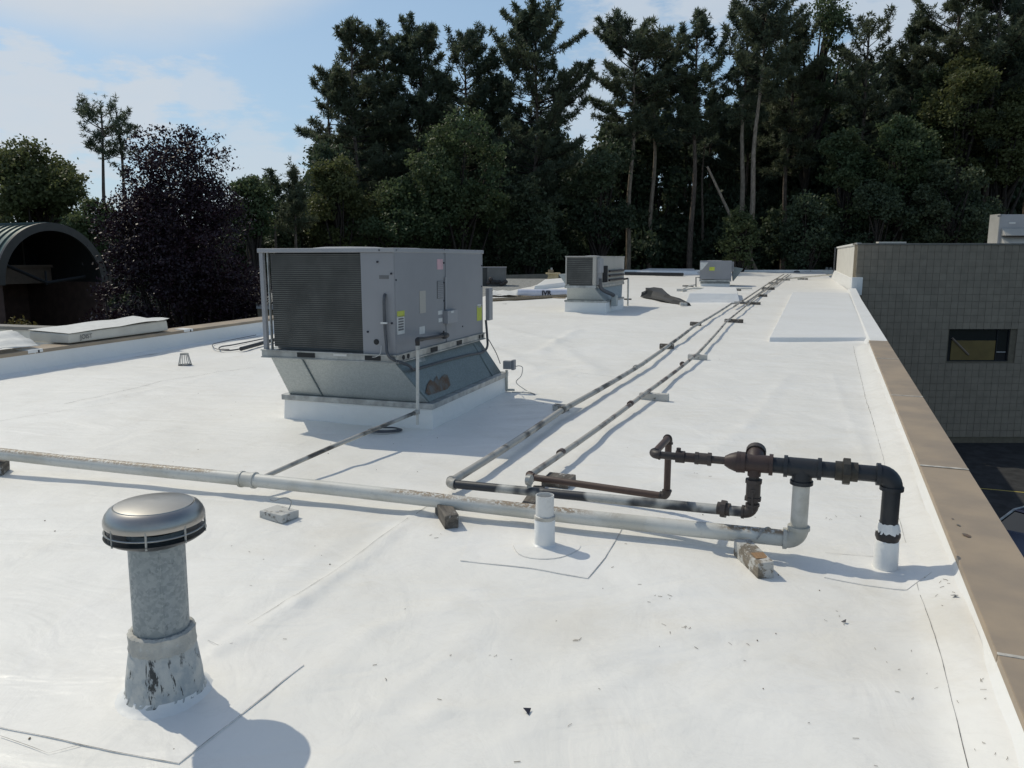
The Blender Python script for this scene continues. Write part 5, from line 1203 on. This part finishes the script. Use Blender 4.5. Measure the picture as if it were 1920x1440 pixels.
# scraps, twigs and needles
for px, py, s, lb in [(990, 1332, .018, 'small black triangular scrap in the lower middle of the roof'), (1787, 1140, .019, 'small black triangular scrap near the right coping'), (1583, 1164, .012, 'tiny dark scrap below the right wood block'), (947, 569, .10, 'dark scrap lying in front of the long weathered timber'), (1000, 600, .001, '')]:
    if not lb: continue
    c_ = on(P(px, py), .004); rr = random.Random(px); a_ = rr.random() * 6
    mb = MB(); v3_ = [c_ + Vector((math.cos(a_ + t) * s, math.sin(a_ + t) * s, .006 * i_)) for i_, t in enumerate((0, 2.3, 4.2))]
    mb.add(v3_ + [v - ZU * .002 for v in v3_], [(0, 1, 2), (5, 4, 3), (0, 3, 4, 1), (1, 4, 5, 2), (2, 5, 3, 0)]); tag(mb.build('roof_scrap', 'ink'), lb, 'scrap')
rr = random.Random(11); mb = MB()
spots = [(1865, 1320, 14, .10), (1850, 1290, 8, .07), (1780, 1130, 7, .05), (1700, 1040, 5, .05), (1240, 1120, 5, .03), (1280, 1170, 5, .03), (1350, 1210, 4, .05), (1890, 1430, 6, .05), (1080, 1200, 3, .02), (905, 1228, 2, .02), (1320, 885, 3, .04), (1760, 1100, 5, .06), (1540, 970, 4, .05), (830, 1015, 3, .05), (185, 1340, 2, .04), (1000, 1030, 6, .12), (1640, 1180, 6, .2), (1400, 1000, 5, .2), (700, 1200, 5, .3), (900, 1300, 6, .4), (1500, 1300, 7, .4), (520, 1060, 5, .3), (1250, 1050, 6, .25)]
for px, py, n, sp_r in spots:
    c_ = P(px, py)
    for i in range(n):
        a_ = rr.uniform(0, math.pi); L = rr.uniform(.012, .045) * (.6 if sp_r < .1 else .5); p = c_ + Vector((rr.gauss(0, sp_r), rr.gauss(0, sp_r), 0))
        q = [p + Vector((math.cos(a_ + .5 * t * rr.uniform(-1, 1)) * L * t, math.sin(a_) * L * t, 0)) for t in (0, .5, 1)]
        if max(x.x - par_in(x.y) for x in q) > -.05: continue
        mb.tube([on(x, .003) for x in q], rr.uniform(.0006, .0012), 4)
mb.build('pine_litter', 'twig', kind='stuff')
rr = random.Random(12); mb = MB()
for i in range(120):
    y = 2 + 12 * rr.random() ** 1.6; x = rr.uniform(left_line(y) + .5, par_in(y) - .1)
    p = on(Vector((x, y, 0)), .003); s = rr.uniform(.002, .006); mb.box(p, (s, s * rr.uniform(.5, 2), .003))
mb.build('grit', 'twig', kind='stuff')

# ------------------------------------------------------------------ arched canopy building at left
AY = 33.; AR = 0
ctop = D(93, 419, AY).z; cs = D(0, 575, AY).z
pL = D(-8, 500, AY - 2.4); ad = U0.copy(); 
lo_, hi_ = 2., 12.
tgt = (197 - 960) / F / ray(197, 480)[1]
for _ in range(40):
    mm = (lo_ + hi_) / 2; p = Vector((pL.x, pL.y, 0)) + ad * mm
    if p.x / p.y < tgt: lo_ = mm
    else: hi_ = mm
AW = lo_; ac = Vector((pL.x, pL.y, 0)) + ad * AW / 2; R0 = AW / 2
zt_ = ctop; zs = zt_ - R0 * 1.0
AB = Rel('arched_canopy_building', Vector((ac.x, ac.y, GZ)), 'building end with green ribbed barrel roof canopy at far left behind the parapet', 'building')
bv = -V0; LB = 14.
def arcp(t, r, off): # t 0..pi
    return ac - ad * math.cos(t) * r + ZU * (zs + math.sin(t) * r) + bv * off
nA = 40; mb = MB(); vs = []
for o_ in (0, LB):
    for i in range(nA + 1): vs.append(arcp(math.pi * i / nA, R0, o_))
    for i in range(nA + 1): vs.append(arcp(math.pi * i / nA, R0 - .22, o_))
k = nA + 1
fs = []
for i in range(nA): fs += [(i, i + 1, 2 * k + i + 1, 2 * k + i), (k + i + 1, k + i, 3 * k + i, 3 * k + i + 1), (i + 1, i, k + i, k + i + 1)]
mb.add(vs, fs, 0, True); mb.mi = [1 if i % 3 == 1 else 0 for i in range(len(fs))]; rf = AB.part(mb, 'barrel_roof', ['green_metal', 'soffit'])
mb = MB()
vs = [arcp(math.pi * i / nA, r, -.03 + .0 * r) for r in (R0 + .03, R0 - .30) for i in range(k)] + [arcp(math.pi * i / nA, r, .1) for r in (R0 + .03, R0 - .30) for i in range(k)]
fs = []
for i in range(nA): fs += [(i + 1, i, k + i, k + i + 1), (i, i + 1, 2 * k + i + 1, 2 * k + i), (k + i + 1, k + i, 3 * k + i, 3 * k + i + 1)]
mb.add(vs, fs, 0, True); AB.part(mb, 'fascia', 'fascia')
sm_ = None
for j in range(26):
    mb = MB(); mb.tube([arcp(math.pi * i / 24, R0 + .03, .35 + j * .42) for i in range(25)], .035, 4, cap=False, smooth=False); AB.part(mb, 'standing_seam', simple('seam_green', (.07, .10, .085), .5, .1, .1, 2, 0) if sm_ is None else sm_, parent=rf); sm_ = bpy.data.materials['seam_green']
def bw(u0, u1, v0, v1, z0_, z1_, name, m, **k):
    mb = MB(); q = [ac + ad * u0 + bv * v0, ac + ad * u1 + bv * v0, ac + ad * u1 + bv * v1, ac + ad * u0 + bv * v1]
    mb.hexa([x + ZU * z0_ for x in q], [x + ZU * z1_ for x in q]); return AB.part(mb, name, m, **k)
bw(-R0 + .22, R0 - .22, 5, 5.3, GZ, zs + R0 - .3, 'back_wall', 'brick_dk')
bw(-R0 + .0, -R0 + .25, .1, LB, GZ, zs, 'side_wall', 'brick_dk'); bw(R0 - .25, R0, .1, LB, GZ, zs, 'side_wall', 'brick_dk')
zb1 = D(60, 503, ac.y).z; zb0 = D(60, 535, ac.y).z
bw(-R0 + .3, R0 - .3, 3.2, 3.6, zb0, zb1, 'beam', 'beam')
bw(-R0 + .3, R0 - .3, 3.0, 3.1, zb1, zb1 + .12, 'beam_cap', 'beam')
gl = bw(-R0 + .5, R0 - .5, 3.7, 3.75, zb1 + .12, zs + R0 * .75, 'window', 'glass')
for f in (-.5, 0, .5): bw(R0 * f - .04, R0 * f + .04, 3.62, 3.69, zb1 + .12, zs + R0 * .75, 'mullion', 'fascia', parent=gl)
mb = MB(); p = ac; a_ = ac - ad * R0 * .75 + ZU * (zs + R0 * .35) + bv * .6; b_ = ac + ZU * (zb0 + .1) + bv * .6; c__ = ac + ad * R0 * .75 + ZU * (zs + R0 * .1) + bv * .6
mb.tube([a_, b_], .07, 6); mb.tube([b_, c__], .07, 6); mb.tube([b_ - ad * R0 * .0 + ZU * .5, b_ - ZU * .1], .05, 6); AB.part(mb, 'brace', 'dark')

# ------------------------------------------------------------------ trees
def np_tubes(polys, sides=5):
    """polys: list of (pts Nx3, radii N) -> verts, quads"""
    V_, F_ = [], []; o = 0
    for pts, rad in polys:
        pts = np.asarray(pts, float); n = len(pts); t = np.gradient(pts, axis=0); t /= np.linalg.norm(t, axis=1)[:, None] + 1e-9
        ref = np.array([0, 0, 1.]) if abs(t[0][2]) < .9 else np.array([1., 0, 0])
        s = np.cross(t, ref); s /= np.linalg.norm(s, axis=1)[:, None] + 1e-9; u = np.cross(s, t)
        a = np.arange(sides) * 2 * np.pi / sides
        ring = pts[:, None, :] + (s[:, None, :] * np.cos(a)[None, :, None] + u[:, None, :] * np.sin(a)[None, :, None]) * np.asarray(rad)[:, None, None]
        V_.append(ring.reshape(-1, 3)); i = np.arange(n - 1)[:, None] * sides; k_ = np.arange(sides)[None]; kk = (k_ + 1) % sides
        F_.append(np.stack([i + k_, i + kk, i + kk + sides, i + k_ + sides], -1).reshape(-1, 4) + o); o += n * sides
    return np.concatenate(V_), np.concatenate(F_)
def np_mesh(name, v, f, m):
    me = bpy.data.meshes.new(name); k_ = f.shape[1]
    me.vertices.add(len(v)); me.vertices.foreach_set('co', v.astype(np.float32).ravel()); me.loops.add(f.size); me.loops.foreach_set('vertex_index', f.astype(np.int32).ravel())
    me.polygons.add(len(f)); me.polygons.foreach_set('loop_start', (np.arange(len(f)) * k_).astype(np.int32)); me.update(calc_edges=True); me.materials.append(M[m]); return me
def blades(c, d, L, w, rg):
    """thin triangles from c along d"""
    n = len(c); r = rg.normal(size=(n, 3)); s = np.cross(d, r); s /= np.linalg.norm(s, axis=1)[:, None] + 1e-9
    a = c - s * w[:, None] / 2; b = c + s * w[:, None] / 2; t = c + d * L[:, None]
    v = np.stack([a, b, t], 1).reshape(-1, 3); return v, np.arange(3 * n).reshape(n, 3)
def leaves(c, size, rg, up=.3):
    n = len(c); d = rg.normal(size=(n, 3)); d /= np.linalg.norm(d, axis=1)[:, None]; nrm_ = rg.normal(size=(n, 3)) + np.array([0, 0, up]); s = np.cross(d, nrm_); s /= np.linalg.norm(s, axis=1)[:, None] + 1e-9
    L = size * rg.uniform(.7, 1.3, n); 
    v = np.stack([c - d * L[:, None] * .5, c + s * L[:, None] * .33, c + d * L[:, None] * .5, c - s * L[:, None] * .33], 1).reshape(-1, 3); return v, np.arange(4 * n).reshape(n, 4)
def pine(Ht, cb, R, seed, dens=1., clump=.42, blade=.30, prof='oval', lean=0., blades_n=16, up=.9, trunk='bark', gaps=.12, bw_=.10):
    rg = np.random.default_rng(seed)
    zz = np.linspace(0, Ht, 16); tx = lean * zz + .15 * np.sin(zz * .25 + seed) + .08 * np.sin(zz * .6 + seed); ty = .12 * np.cos(zz * .2 + seed)
    trad = .011 * Ht * (1 - zz / Ht * .88) + .02
    trunk_v, trunk_f = np_tubes([(np.stack([tx, ty, zz * (1 - 1.0 / Ht)], 1), trad)], 9)
    polys, cc, cd = [], [], []
    z = cb; step = .46 / dens ** .5
    Ht0 = Ht; Ht = Ht - 1.1
    while z < Ht - .3:
        t = (z - cb) / (Ht - cb)
        if prof == 'oval': pr = (math.sin(math.pi * min(1, .18 + .82 * t)) ** .7) * .85 + .12
        elif prof == 'cone': pr = (1 - t) ** .75 + .08
        elif prof == 'flat': pr = (.55 + .55 * math.sin(math.pi * min(1, t * .75 + .1))) * (1 if t < .8 else 1.15 - 2.6 * (t - .8))
        else: pr = .3 + .7 * (1 - t) ** .5
        for _ in range(rg.integers(2, 5)):
            if rg.random() < gaps: continue
            az = rg.uniform(0, 2 * np.pi); L = max(.5, R * pr * rg.uniform(.55, 1.18)); el0 = rg.uniform(-.15, .35) + .6 * t ** 2; el1 = el0 + rg.uniform(.2, .7) * up
            n = 7; s = np.linspace(0, 1, n); el = el0 + (el1 - el0) * s ** 1.5; stp = L / (n - 1)
            dz = np.concatenate([[0], np.cumsum(np.sin(el[1:]) * stp)]); dr = np.concatenate([[0], np.cumsum(np.cos(el[1:]) * stp)])
            azs = az + .25 * rg.normal() * s ** 2; x0 = np.interp(z, zz, tx); y0 = np.interp(z, zz, ty)
            pts = np.stack([x0 + np.cos(azs) * dr, y0 + np.sin(azs) * dr, z + dz], 1); polys.append((pts, np.linspace(.014 + .012 * L, .012, n)))
            nc = max(5, int(L * 11.0 * dens)); ss = rg.uniform(.28 if L > 1.5 else .0, 1.0, nc) ** .75; ss[0] = 1.
            base = np.stack([np.interp(ss, s, pts[:, i]) for i in range(3)], 1)
            side = np.array([-math.sin(az), math.cos(az), 0]); lat = rg.normal(size=nc) * (.32 * L * (1.12 - ss)) * .8
            off = side[None] * lat[:, None] + np.array([0, 0, 1.]) * (np.abs(rg.normal(size=nc)) * .18 + .10 * np.abs(lat))[:, None]
            cen = base + off; cc.append(cen)
            for j in range(0, nc):
                if abs(lat[j]) > .45 and rg.random() < .5: polys.append((np.stack([base[j], base[j] + off[j] * .6, cen[j]]), np.array([.02, .015, .01])))
        z += step * rg.uniform(.6, 1.3)
    # leader tips
    for _ in range(5): cc.append(np.array([[tx[-1], ty[-1], Ht]]) + rg.normal(size=(3, 3)) * np.array([.3, .3, .35]))
    cc = np.concatenate(cc); n = len(cc); nb = blades_n
    cen = np.repeat(cc, nb, 0); d = rg.normal(size=(n * nb, 3)) + np.array([0, 0, .55]); d /= np.linalg.norm(d, axis=1)[:, None]
    sz = np.repeat(rg.uniform(.6, 1.25, n), nb)
    st = cen + d * (rg.uniform(0, clump * .5, n * nb) * sz)[:, None]; L = blade * rg.uniform(.6, 1.2, n * nb) * sz
    v, f = blades(st, d, L, np.full(n * nb, bw_) * sz, rg)
    bv_, bf_ = np_tubes(polys, 3)
    return dict(trunk=np_mesh('trunk', trunk_v, trunk_f, trunk), limbs=np_mesh('limbs', bv_, bf_, 'bark_dk'), crown=np_mesh('crown', v, f, 'needle'))
def broad(Ht, cb, R, seed, nleaf=14000, size=.26, lobes=26, m='leaf', spread=.75, squash=1., bark='bark_dk', shell=.55, lr=(.22, .42)):
    rg = np.random.default_rng(seed); zc_ = (Ht + cb) / 2; hz = (Ht - cb) / 2
    cen, rad = [], []
    for _ in range(lobes):
        d = rg.normal(size=3); d /= np.linalg.norm(d); q = rg.uniform(.25, 1.) ** .5
        wz = d[2] * q; rxy = R * spread * (1.0 if wz < .3 else 1.15 - .5 * wz)
        cen.append([d[0] * q * rxy, d[1] * q * rxy, zc_ + wz * hz * .86]); rad.append(rg.uniform(*lr) * R * .9)
    cen = np.array(cen); rad = np.array(rad)
    k_ = R / np.percentile(np.hypot(cen[:, 0], cen[:, 1]) + rad * .9, 93); cen[:, :2] *= k_
    top_ = (cen[:, 2] + rad * .95).max(); bot_ = (cen[:, 2] - rad * .95).min(); cen[:, 2] = cb + (cen[:, 2] - bot_) * (Ht - cb) / (top_ - bot_)
    cen[:, 2] = np.minimum(cen[:, 2], Ht - rad * .95)
    zz = np.linspace(0, cb + hz * 1.2, 8); tr = np.stack([.1 * np.sin(zz * .4 + seed), .1 * np.cos(zz * .5), zz], 1)
    tv, tf = np_tubes([(tr, np.linspace(.014 * Ht, .03, 8))], 8)
    polys = []
    for c_, r_ in zip(cen, rad):
        z0_ = rg.uniform(max(cb * .7, 0), max(cb, c_[2] - .4 * abs(c_[2] - cb))) if c_[2] > cb else cb * .8
        a = np.array([np.interp(z0_, zz, tr[:, 0]), np.interp(z0_, zz, tr[:, 1]), z0_]); mid_ = (a + c_) / 2 + rg.normal(size=3) * .2 + np.array([0, 0, .2]); polys.append((np.stack([a, mid_, c_]), np.array([.008 * Ht, .005 * Ht, .02])))
        for _ in range(4):
            d = rg.normal(size=3); d /= np.linalg.norm(d); polys.append((np.stack([c_, c_ + d * r_ * .6, c_ + d * r_ * .95 + np.array([0, 0, .05])]), np.array([.025, .015, .006])))
    # leaf clusters on lobes
    ncl = nleaf // 16; w = rad ** 2 / (rad ** 2).sum(); idx = rg.choice(lobes, ncl, p=w); d = rg.normal(size=(ncl, 3)); d /= np.linalg.norm(d, axis=1)[:, None]
    q = rg.uniform(shell, 1.12, ncl); q = np.where(rg.random(ncl) < .25, rg.uniform(.1, 1, ncl), q)
    cl_ = cen[idx] + d * (rad[idx] * q)[:, None] * np.array([1, 1, squash]); c_ = np.repeat(cl_, 16, 0) + rg.normal(size=(ncl * 16, 3)) * np.array([.24, .24, .15]) * (size / .26) ** .7
    v, f = leaves(c_, size, rg, .8); bv_, bf_ = np_tubes(polys, 4)
    return dict(trunk=np_mesh('trunk', tv, tf, bark), limbs=np_mesh('limbs', bv_, bf_, bark), crown=np_mesh('crown', v, f, m))
def put(name, parts, x, y, label, cat='tree', rot=0., sc=(1, 1, 1), group=None, z=GZ):
    t = empty(name, (x, y, z), label, cat, group); t.rotation_euler = (0, 0, rot); t.scale = sc
    for k_ in ('trunk', 'limbs', 'crown'):
        o = bpy.data.objects.new('limb' if k_ == 'limbs' else k_, parts[k_]); COL.objects.link(o); o.parent = t
    return t
def xat(px, y): return (px - 960) / F / ray(px, 300)[1] * y
def topz(py, y): return D(960, py, y).z - GZ
def at_px(px, y): return D(px, 300, y).x
# hero pines: px of trunk, top py, distance, crown base py, half width px
def hero(px, top, y, cbpy, hw, seed, label, name='pine_tree', **k):
    Ht = topz(top, y); cb_ = topz(cbpy, y); R = hw * 1.12 / F * y
    p = pine(Ht, max(2, cb_), R, seed, **k); return put(name, p, at_px(px, y), y, label, 'pine tree', rot=0)
hero(668, 30, 66, 400, 88, 11, 'tall dense pine at the left end of the tall middle clump, branches reaching left', prof='oval', dens=1.1, gaps=.12)
hero(725, 52, 70, 390, 62, 12, 'tall pine with thick crown, second in the middle clump', prof='flat', dens=1.1)
hero(790, 48, 69, 390, 66, 13, 'tall pine with forked leaning tip, third in the middle clump', prof='flat', dens=1.2)
hero(872, 60, 71, 400, 70, 14, 'bushy pine with pointed off-centre tip behind the light green tree', prof='flat', dens=1.2)
hero(1003, 16, 67, 400, 84, 15, 'tallest broad ragged pine at the right of the middle clump', prof='flat', dens=1.15, up=1.3)
hero(935, 130, 73, 340, 52, 16, 'lower pine tucked left of the tallest ragged middle pine', prof='oval')
hero(622, 150, 69, 300, 48, 17, 'thin open pine with bare side branches facing the open sky', prof='flat', dens=.75, gaps=.3)
hero(1184, 50, 70, 260, 76, 21, 'round topped pine beginning the right hand row, sky to its left', prof='flat', dens=1.15, trunk='bark_pale')
hero(1224, 75, 73, 270, 56, 22, 'slim pine with straight pale trunk, second of the right hand row', prof='flat', dens=1., trunk='bark_pale')
hero(1300, 12, 71, 270, 66, 23, 'tall pine with open spreading top above the cloud, right hand row', prof='oval', dens=1.05, up=1.4, trunk='bark')
hero(1392, 8, 69, 240, 52, 24, 'pine with straight pale trunk left of the leaning pine', prof='flat', dens=1., trunk='bark_pale')
hero(1405, -12, 66, 200, 72, 25, 'very tall pine with thick pale trunk leaning to the right', prof='flat', dens=1., trunk='bark_pale', lean=.028, up=1.2)
hero(1478, 45, 72, 330, 55, 26, 'green pine right of the leaning pale trunk', prof='flat', trunk='bark')
hero(1612, 15, 70, 330, 66, 27, 'open sky-speckled pine left of the darker far right trees', prof='flat', dens=.8, gaps=.3, trunk='bark')
hero(1700, 8, 71, 330, 62, 28, 'dark pine with several narrow spires, right of the open speckled pine', prof='cone', dens=1.3)
hero(1775, -30, 68, 330, 74, 29, 'dark tall pine with top cut by the picture, third from right edge', prof='flat', dens=1.1)
hero(1850, -60, 66, 330, 80, 30, 'dark tall pine second from the right picture edge', prof='flat', dens=1.1)
hero(1930, -40, 69, 330, 80, 31, 'dark pine at the right picture edge', prof='flat', dens=1.1)
hero(1322, 240, 75, 300, 30, 32, 'ivy-clad dark slim trunk tree in the gap between the tall pines', prof='oval', trunk='bark')
# left scraggly pine with two tips
hero(188, 165, 46, 300, 46, 41, 'scraggly double-topped pine rising left of the purple tree, left stem', prof='flat', dens=1.0, gaps=.1, clump=.24, blade=.2, bw_=.055)
hero(222, 176, 47.5, 330, 32, 42, 'scraggly double-topped pine rising left of the purple tree, right stem', prof='oval', dens=1.0, gaps=.2, clump=.24, blade=.2, bw_=.055)
hero(545, 292, 52, 440, 40, 43, 'small dense spruce-like tree with pointed top right of the purple tree', prof='cone', dens=2.0, clump=.28, blade=.24, gaps=.05, bw_=.06)
hero(508, 308, 56, 420, 36, 44, 'small pine with one branch sticking up left, right of the purple tree', prof='flat', dens=1.5, clump=.28, blade=.24)
hero(-6, 240, 50, 330, 20, 45, 'pine branch tip entering at the left picture edge', prof='flat', dens=1., clump=.25, blade=.25)
# broadleaf heroes
def bhero(px, top, y, cbpy, hw, seed, label, nleaf=16000, size=.28, m='leaf', lobes=28, name='broadleaf_tree', **k):
    Ht = topz(top, y); cb_ = topz(cbpy, y); p = broad(Ht, max(1.5, cb_), hw / F * y, seed, nleaf, size, lobes, m, **k); return put(name, p, at_px(px, y), y, label, 'tree')
bhero(862, 205, 60, 480, 112, 51, 'light green broadleaf tree in front of the middle pines', 24000, .24)
bhero(745, 335, 58, 500, 90, 52, 'low green tree with visible thin trunk behind the large unit', 16000, .24)
bhero(628, 290, 57, 490, 62, 53, 'bright yellowish green tree right of the small spruce', 15000, .24)
bhero(60, 262, 44, 440, 98, 54, 'rounded green tree above the arched green roof', 20000, .20, lobes=34)
bhero(1515, -14, 74, 260, 62, 55, 'tall pale-leaved tree thinly leafed against the sky', 9000, .26)
bhero(1690, 215, 63, 400, 66, 56, 'olive green tree lit among the dark right hand trees', 15000, .26)
bhero(1800, 90, 65, 330, 80, 57, 'mid green broadleaf tree before the dark right hand pines', 18000, .26)
bhero(1890, 160, 64, 350, 70, 58, 'dark broadleaf tree at the right edge above the rooftop unit', 15000, .26)
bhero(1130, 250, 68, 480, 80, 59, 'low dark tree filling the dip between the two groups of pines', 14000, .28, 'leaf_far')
bhero(1395, 390, 62, 500, 36, 60, 'small green bush growing between the pale pine trunks', 5000, .24, name='shrub')
bhero(1520, 360, 63, 520, 60, 61, 'small green tree right of the leaning pale trunk', 9000, .26, 'leaf_far')
bhero(465, 328, 50, 450, 46, 62, 'small round tree top peeking right of the purple tree', 9000, .20)
bhero(170, 370, 42, 480, 52, 63, 'small green tree between the arched roof and the purple tree', 9000, .18)
# purple tree
y = 27.; Ht = topz(226, y); p = broad(Ht, 1.4, 156 / F * y, 75, 105000, .10, 70, 'leaf_pu', spread=.85, shell=.45, lr=(.30, .48))
put('purple_tree', p, at_px(336, y), y, 'dark purple-leaved tree behind the left parapet', 'tree')
p = broad(3.2 + 4.9, 4, 1.6, 72, 9000, .12, 18, 'leaf_pu'); put('purple_tree', p, at_px(190, 24.5), 24.5, 'low purple-leaved bough mass before the arched opening', 'tree')
p = broad(2.2 + 5.0, 4.6, .8, 73, 3000, .10, 12, 'leaf_yel'); put('shrub', p, at_px(-8, 21), 21, 'small yellowish shrub at the left picture edge below the arch', 'shrub')
bhero(1590, 240, 65, 480, 66, 81, 'mid green tree filling below the open speckled pine', 14000, .27)
bhero(1745, 120, 67, 400, 60, 82, 'olive tree mass between the spired pine and the far right pines', 14000, .27)
bhero(1865, 40, 68, 330, 76, 83, 'high green tree mass by the right picture edge', 14000, .27)
bhero(1655, 340, 61, 520, 60, 84, 'low dark green tree just left above the block wall', 12000, .26, 'leaf_far')
bhero(1790, 300, 60, 520, 74, 85, 'low dark green tree behind the middle of the block wall', 12000, .26, 'leaf_far')
bhero(990, 330, 62, 520, 70, 86, 'dark low tree between the large unit and the mid distance unit', 12000, .26, 'leaf_far')
# leaning dead pale pole
ya = 64.; pa_, pb_ = D(1326, 312, ya), D(1390, 448, ya); d = (pb_ - pa_).normalized()
mb = MB(); mb.tube([pa_, pb_, pb_ + d * 9], [.09, .14, .18], 8); o = mb.build('fallen_trunk', 'bark_pale'); tag(o, 'pale dead trunk leaning diagonally between the pine trunks', 'dead tree')
# background woods: copies of a few trees
PB = [pine(31, 9, 4.6, 100 + i, dens=.9, blades_n=16, prof=('flat', 'oval', 'cone')[i % 3], clump=.5, blade=.45, bw_=.12) for i in range(3)]
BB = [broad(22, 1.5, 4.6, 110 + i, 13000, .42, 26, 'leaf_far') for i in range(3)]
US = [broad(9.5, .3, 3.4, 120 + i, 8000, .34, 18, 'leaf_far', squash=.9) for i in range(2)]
rr = random.Random(21)
def toplimit(px):
    pts = [(-200, 330), (0, 330), (150, 372), (420, 400), (560, 360), (600, 250), (700, 190), (1050, 190), (1090, 270), (1130, 240), (1200, 150), (1500, 110), (1700, 90), (2100, 0)]
    for (a, b), (c_, d_) in zip(pts[:-1], pts[1:]):
        if a <= px <= c_: return b + (d_ - b) * (px - a) / (c_ - a)
    return 300
gB = 'shaded trees filling the woods behind the pines'
for row, (yd, st) in enumerate([(80, 60), (88, 50)]):
    px = 430 if row else 560
    while px < 2080:
        tp_ = toplimit(px) + rr.uniform(0, 60); Hh = topz(tp_, yd); src = (PB + BB)[rr.randrange(6)] if row < 2 else BB[rr.randrange(3)]
        base_h = 31 if src in PB else 22; s = Hh / base_h
        put('background_tree', src, at_px(px + rr.uniform(-15, 15), yd), yd + rr.uniform(-2, 2), 'shaded tree deep in the woods behind the tall pines', 'tree', rr.uniform(0, 6.28), (max(.8, min(1.25, s)), max(.8, min(1.25, s)), s), gB)
        px += st * rr.uniform(.8, 1.2)
for px in range(-60, 620, 48):
    yd = rr.uniform(55, 62); tp_ = toplimit(px) + rr.uniform(0, 40); s = topz(tp_, yd) / 22
    put('background_tree', BB[rr.randrange(3)], at_px(px, yd), yd, 'low green tree in the distant belt behind the left buildings', 'tree', rr.uniform(0, 6.28), (.6, .6, s), 'distant trees at the left')
gU = 'dark understorey trees below the pine crowns'
for row, yd in enumerate((74, 79)):
    for px in range(560, 2080, 64):
        s = rr.uniform(1.0, 1.5) * (1.0 if row == 0 else 1.5)
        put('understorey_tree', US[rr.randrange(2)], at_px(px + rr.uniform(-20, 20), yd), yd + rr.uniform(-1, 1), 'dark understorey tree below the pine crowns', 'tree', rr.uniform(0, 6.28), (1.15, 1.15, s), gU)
for i, px in enumerate(range(20, 620, 75)):
    put('understorey_tree', US[i % 2], at_px(px, 40 + 3 * (i % 3)), 40 + 3 * (i % 3), 'low dark tree behind the left parapet and large unit', 'tree', i * 1.3, (.8, .8, .72), 'low trees behind the left side')
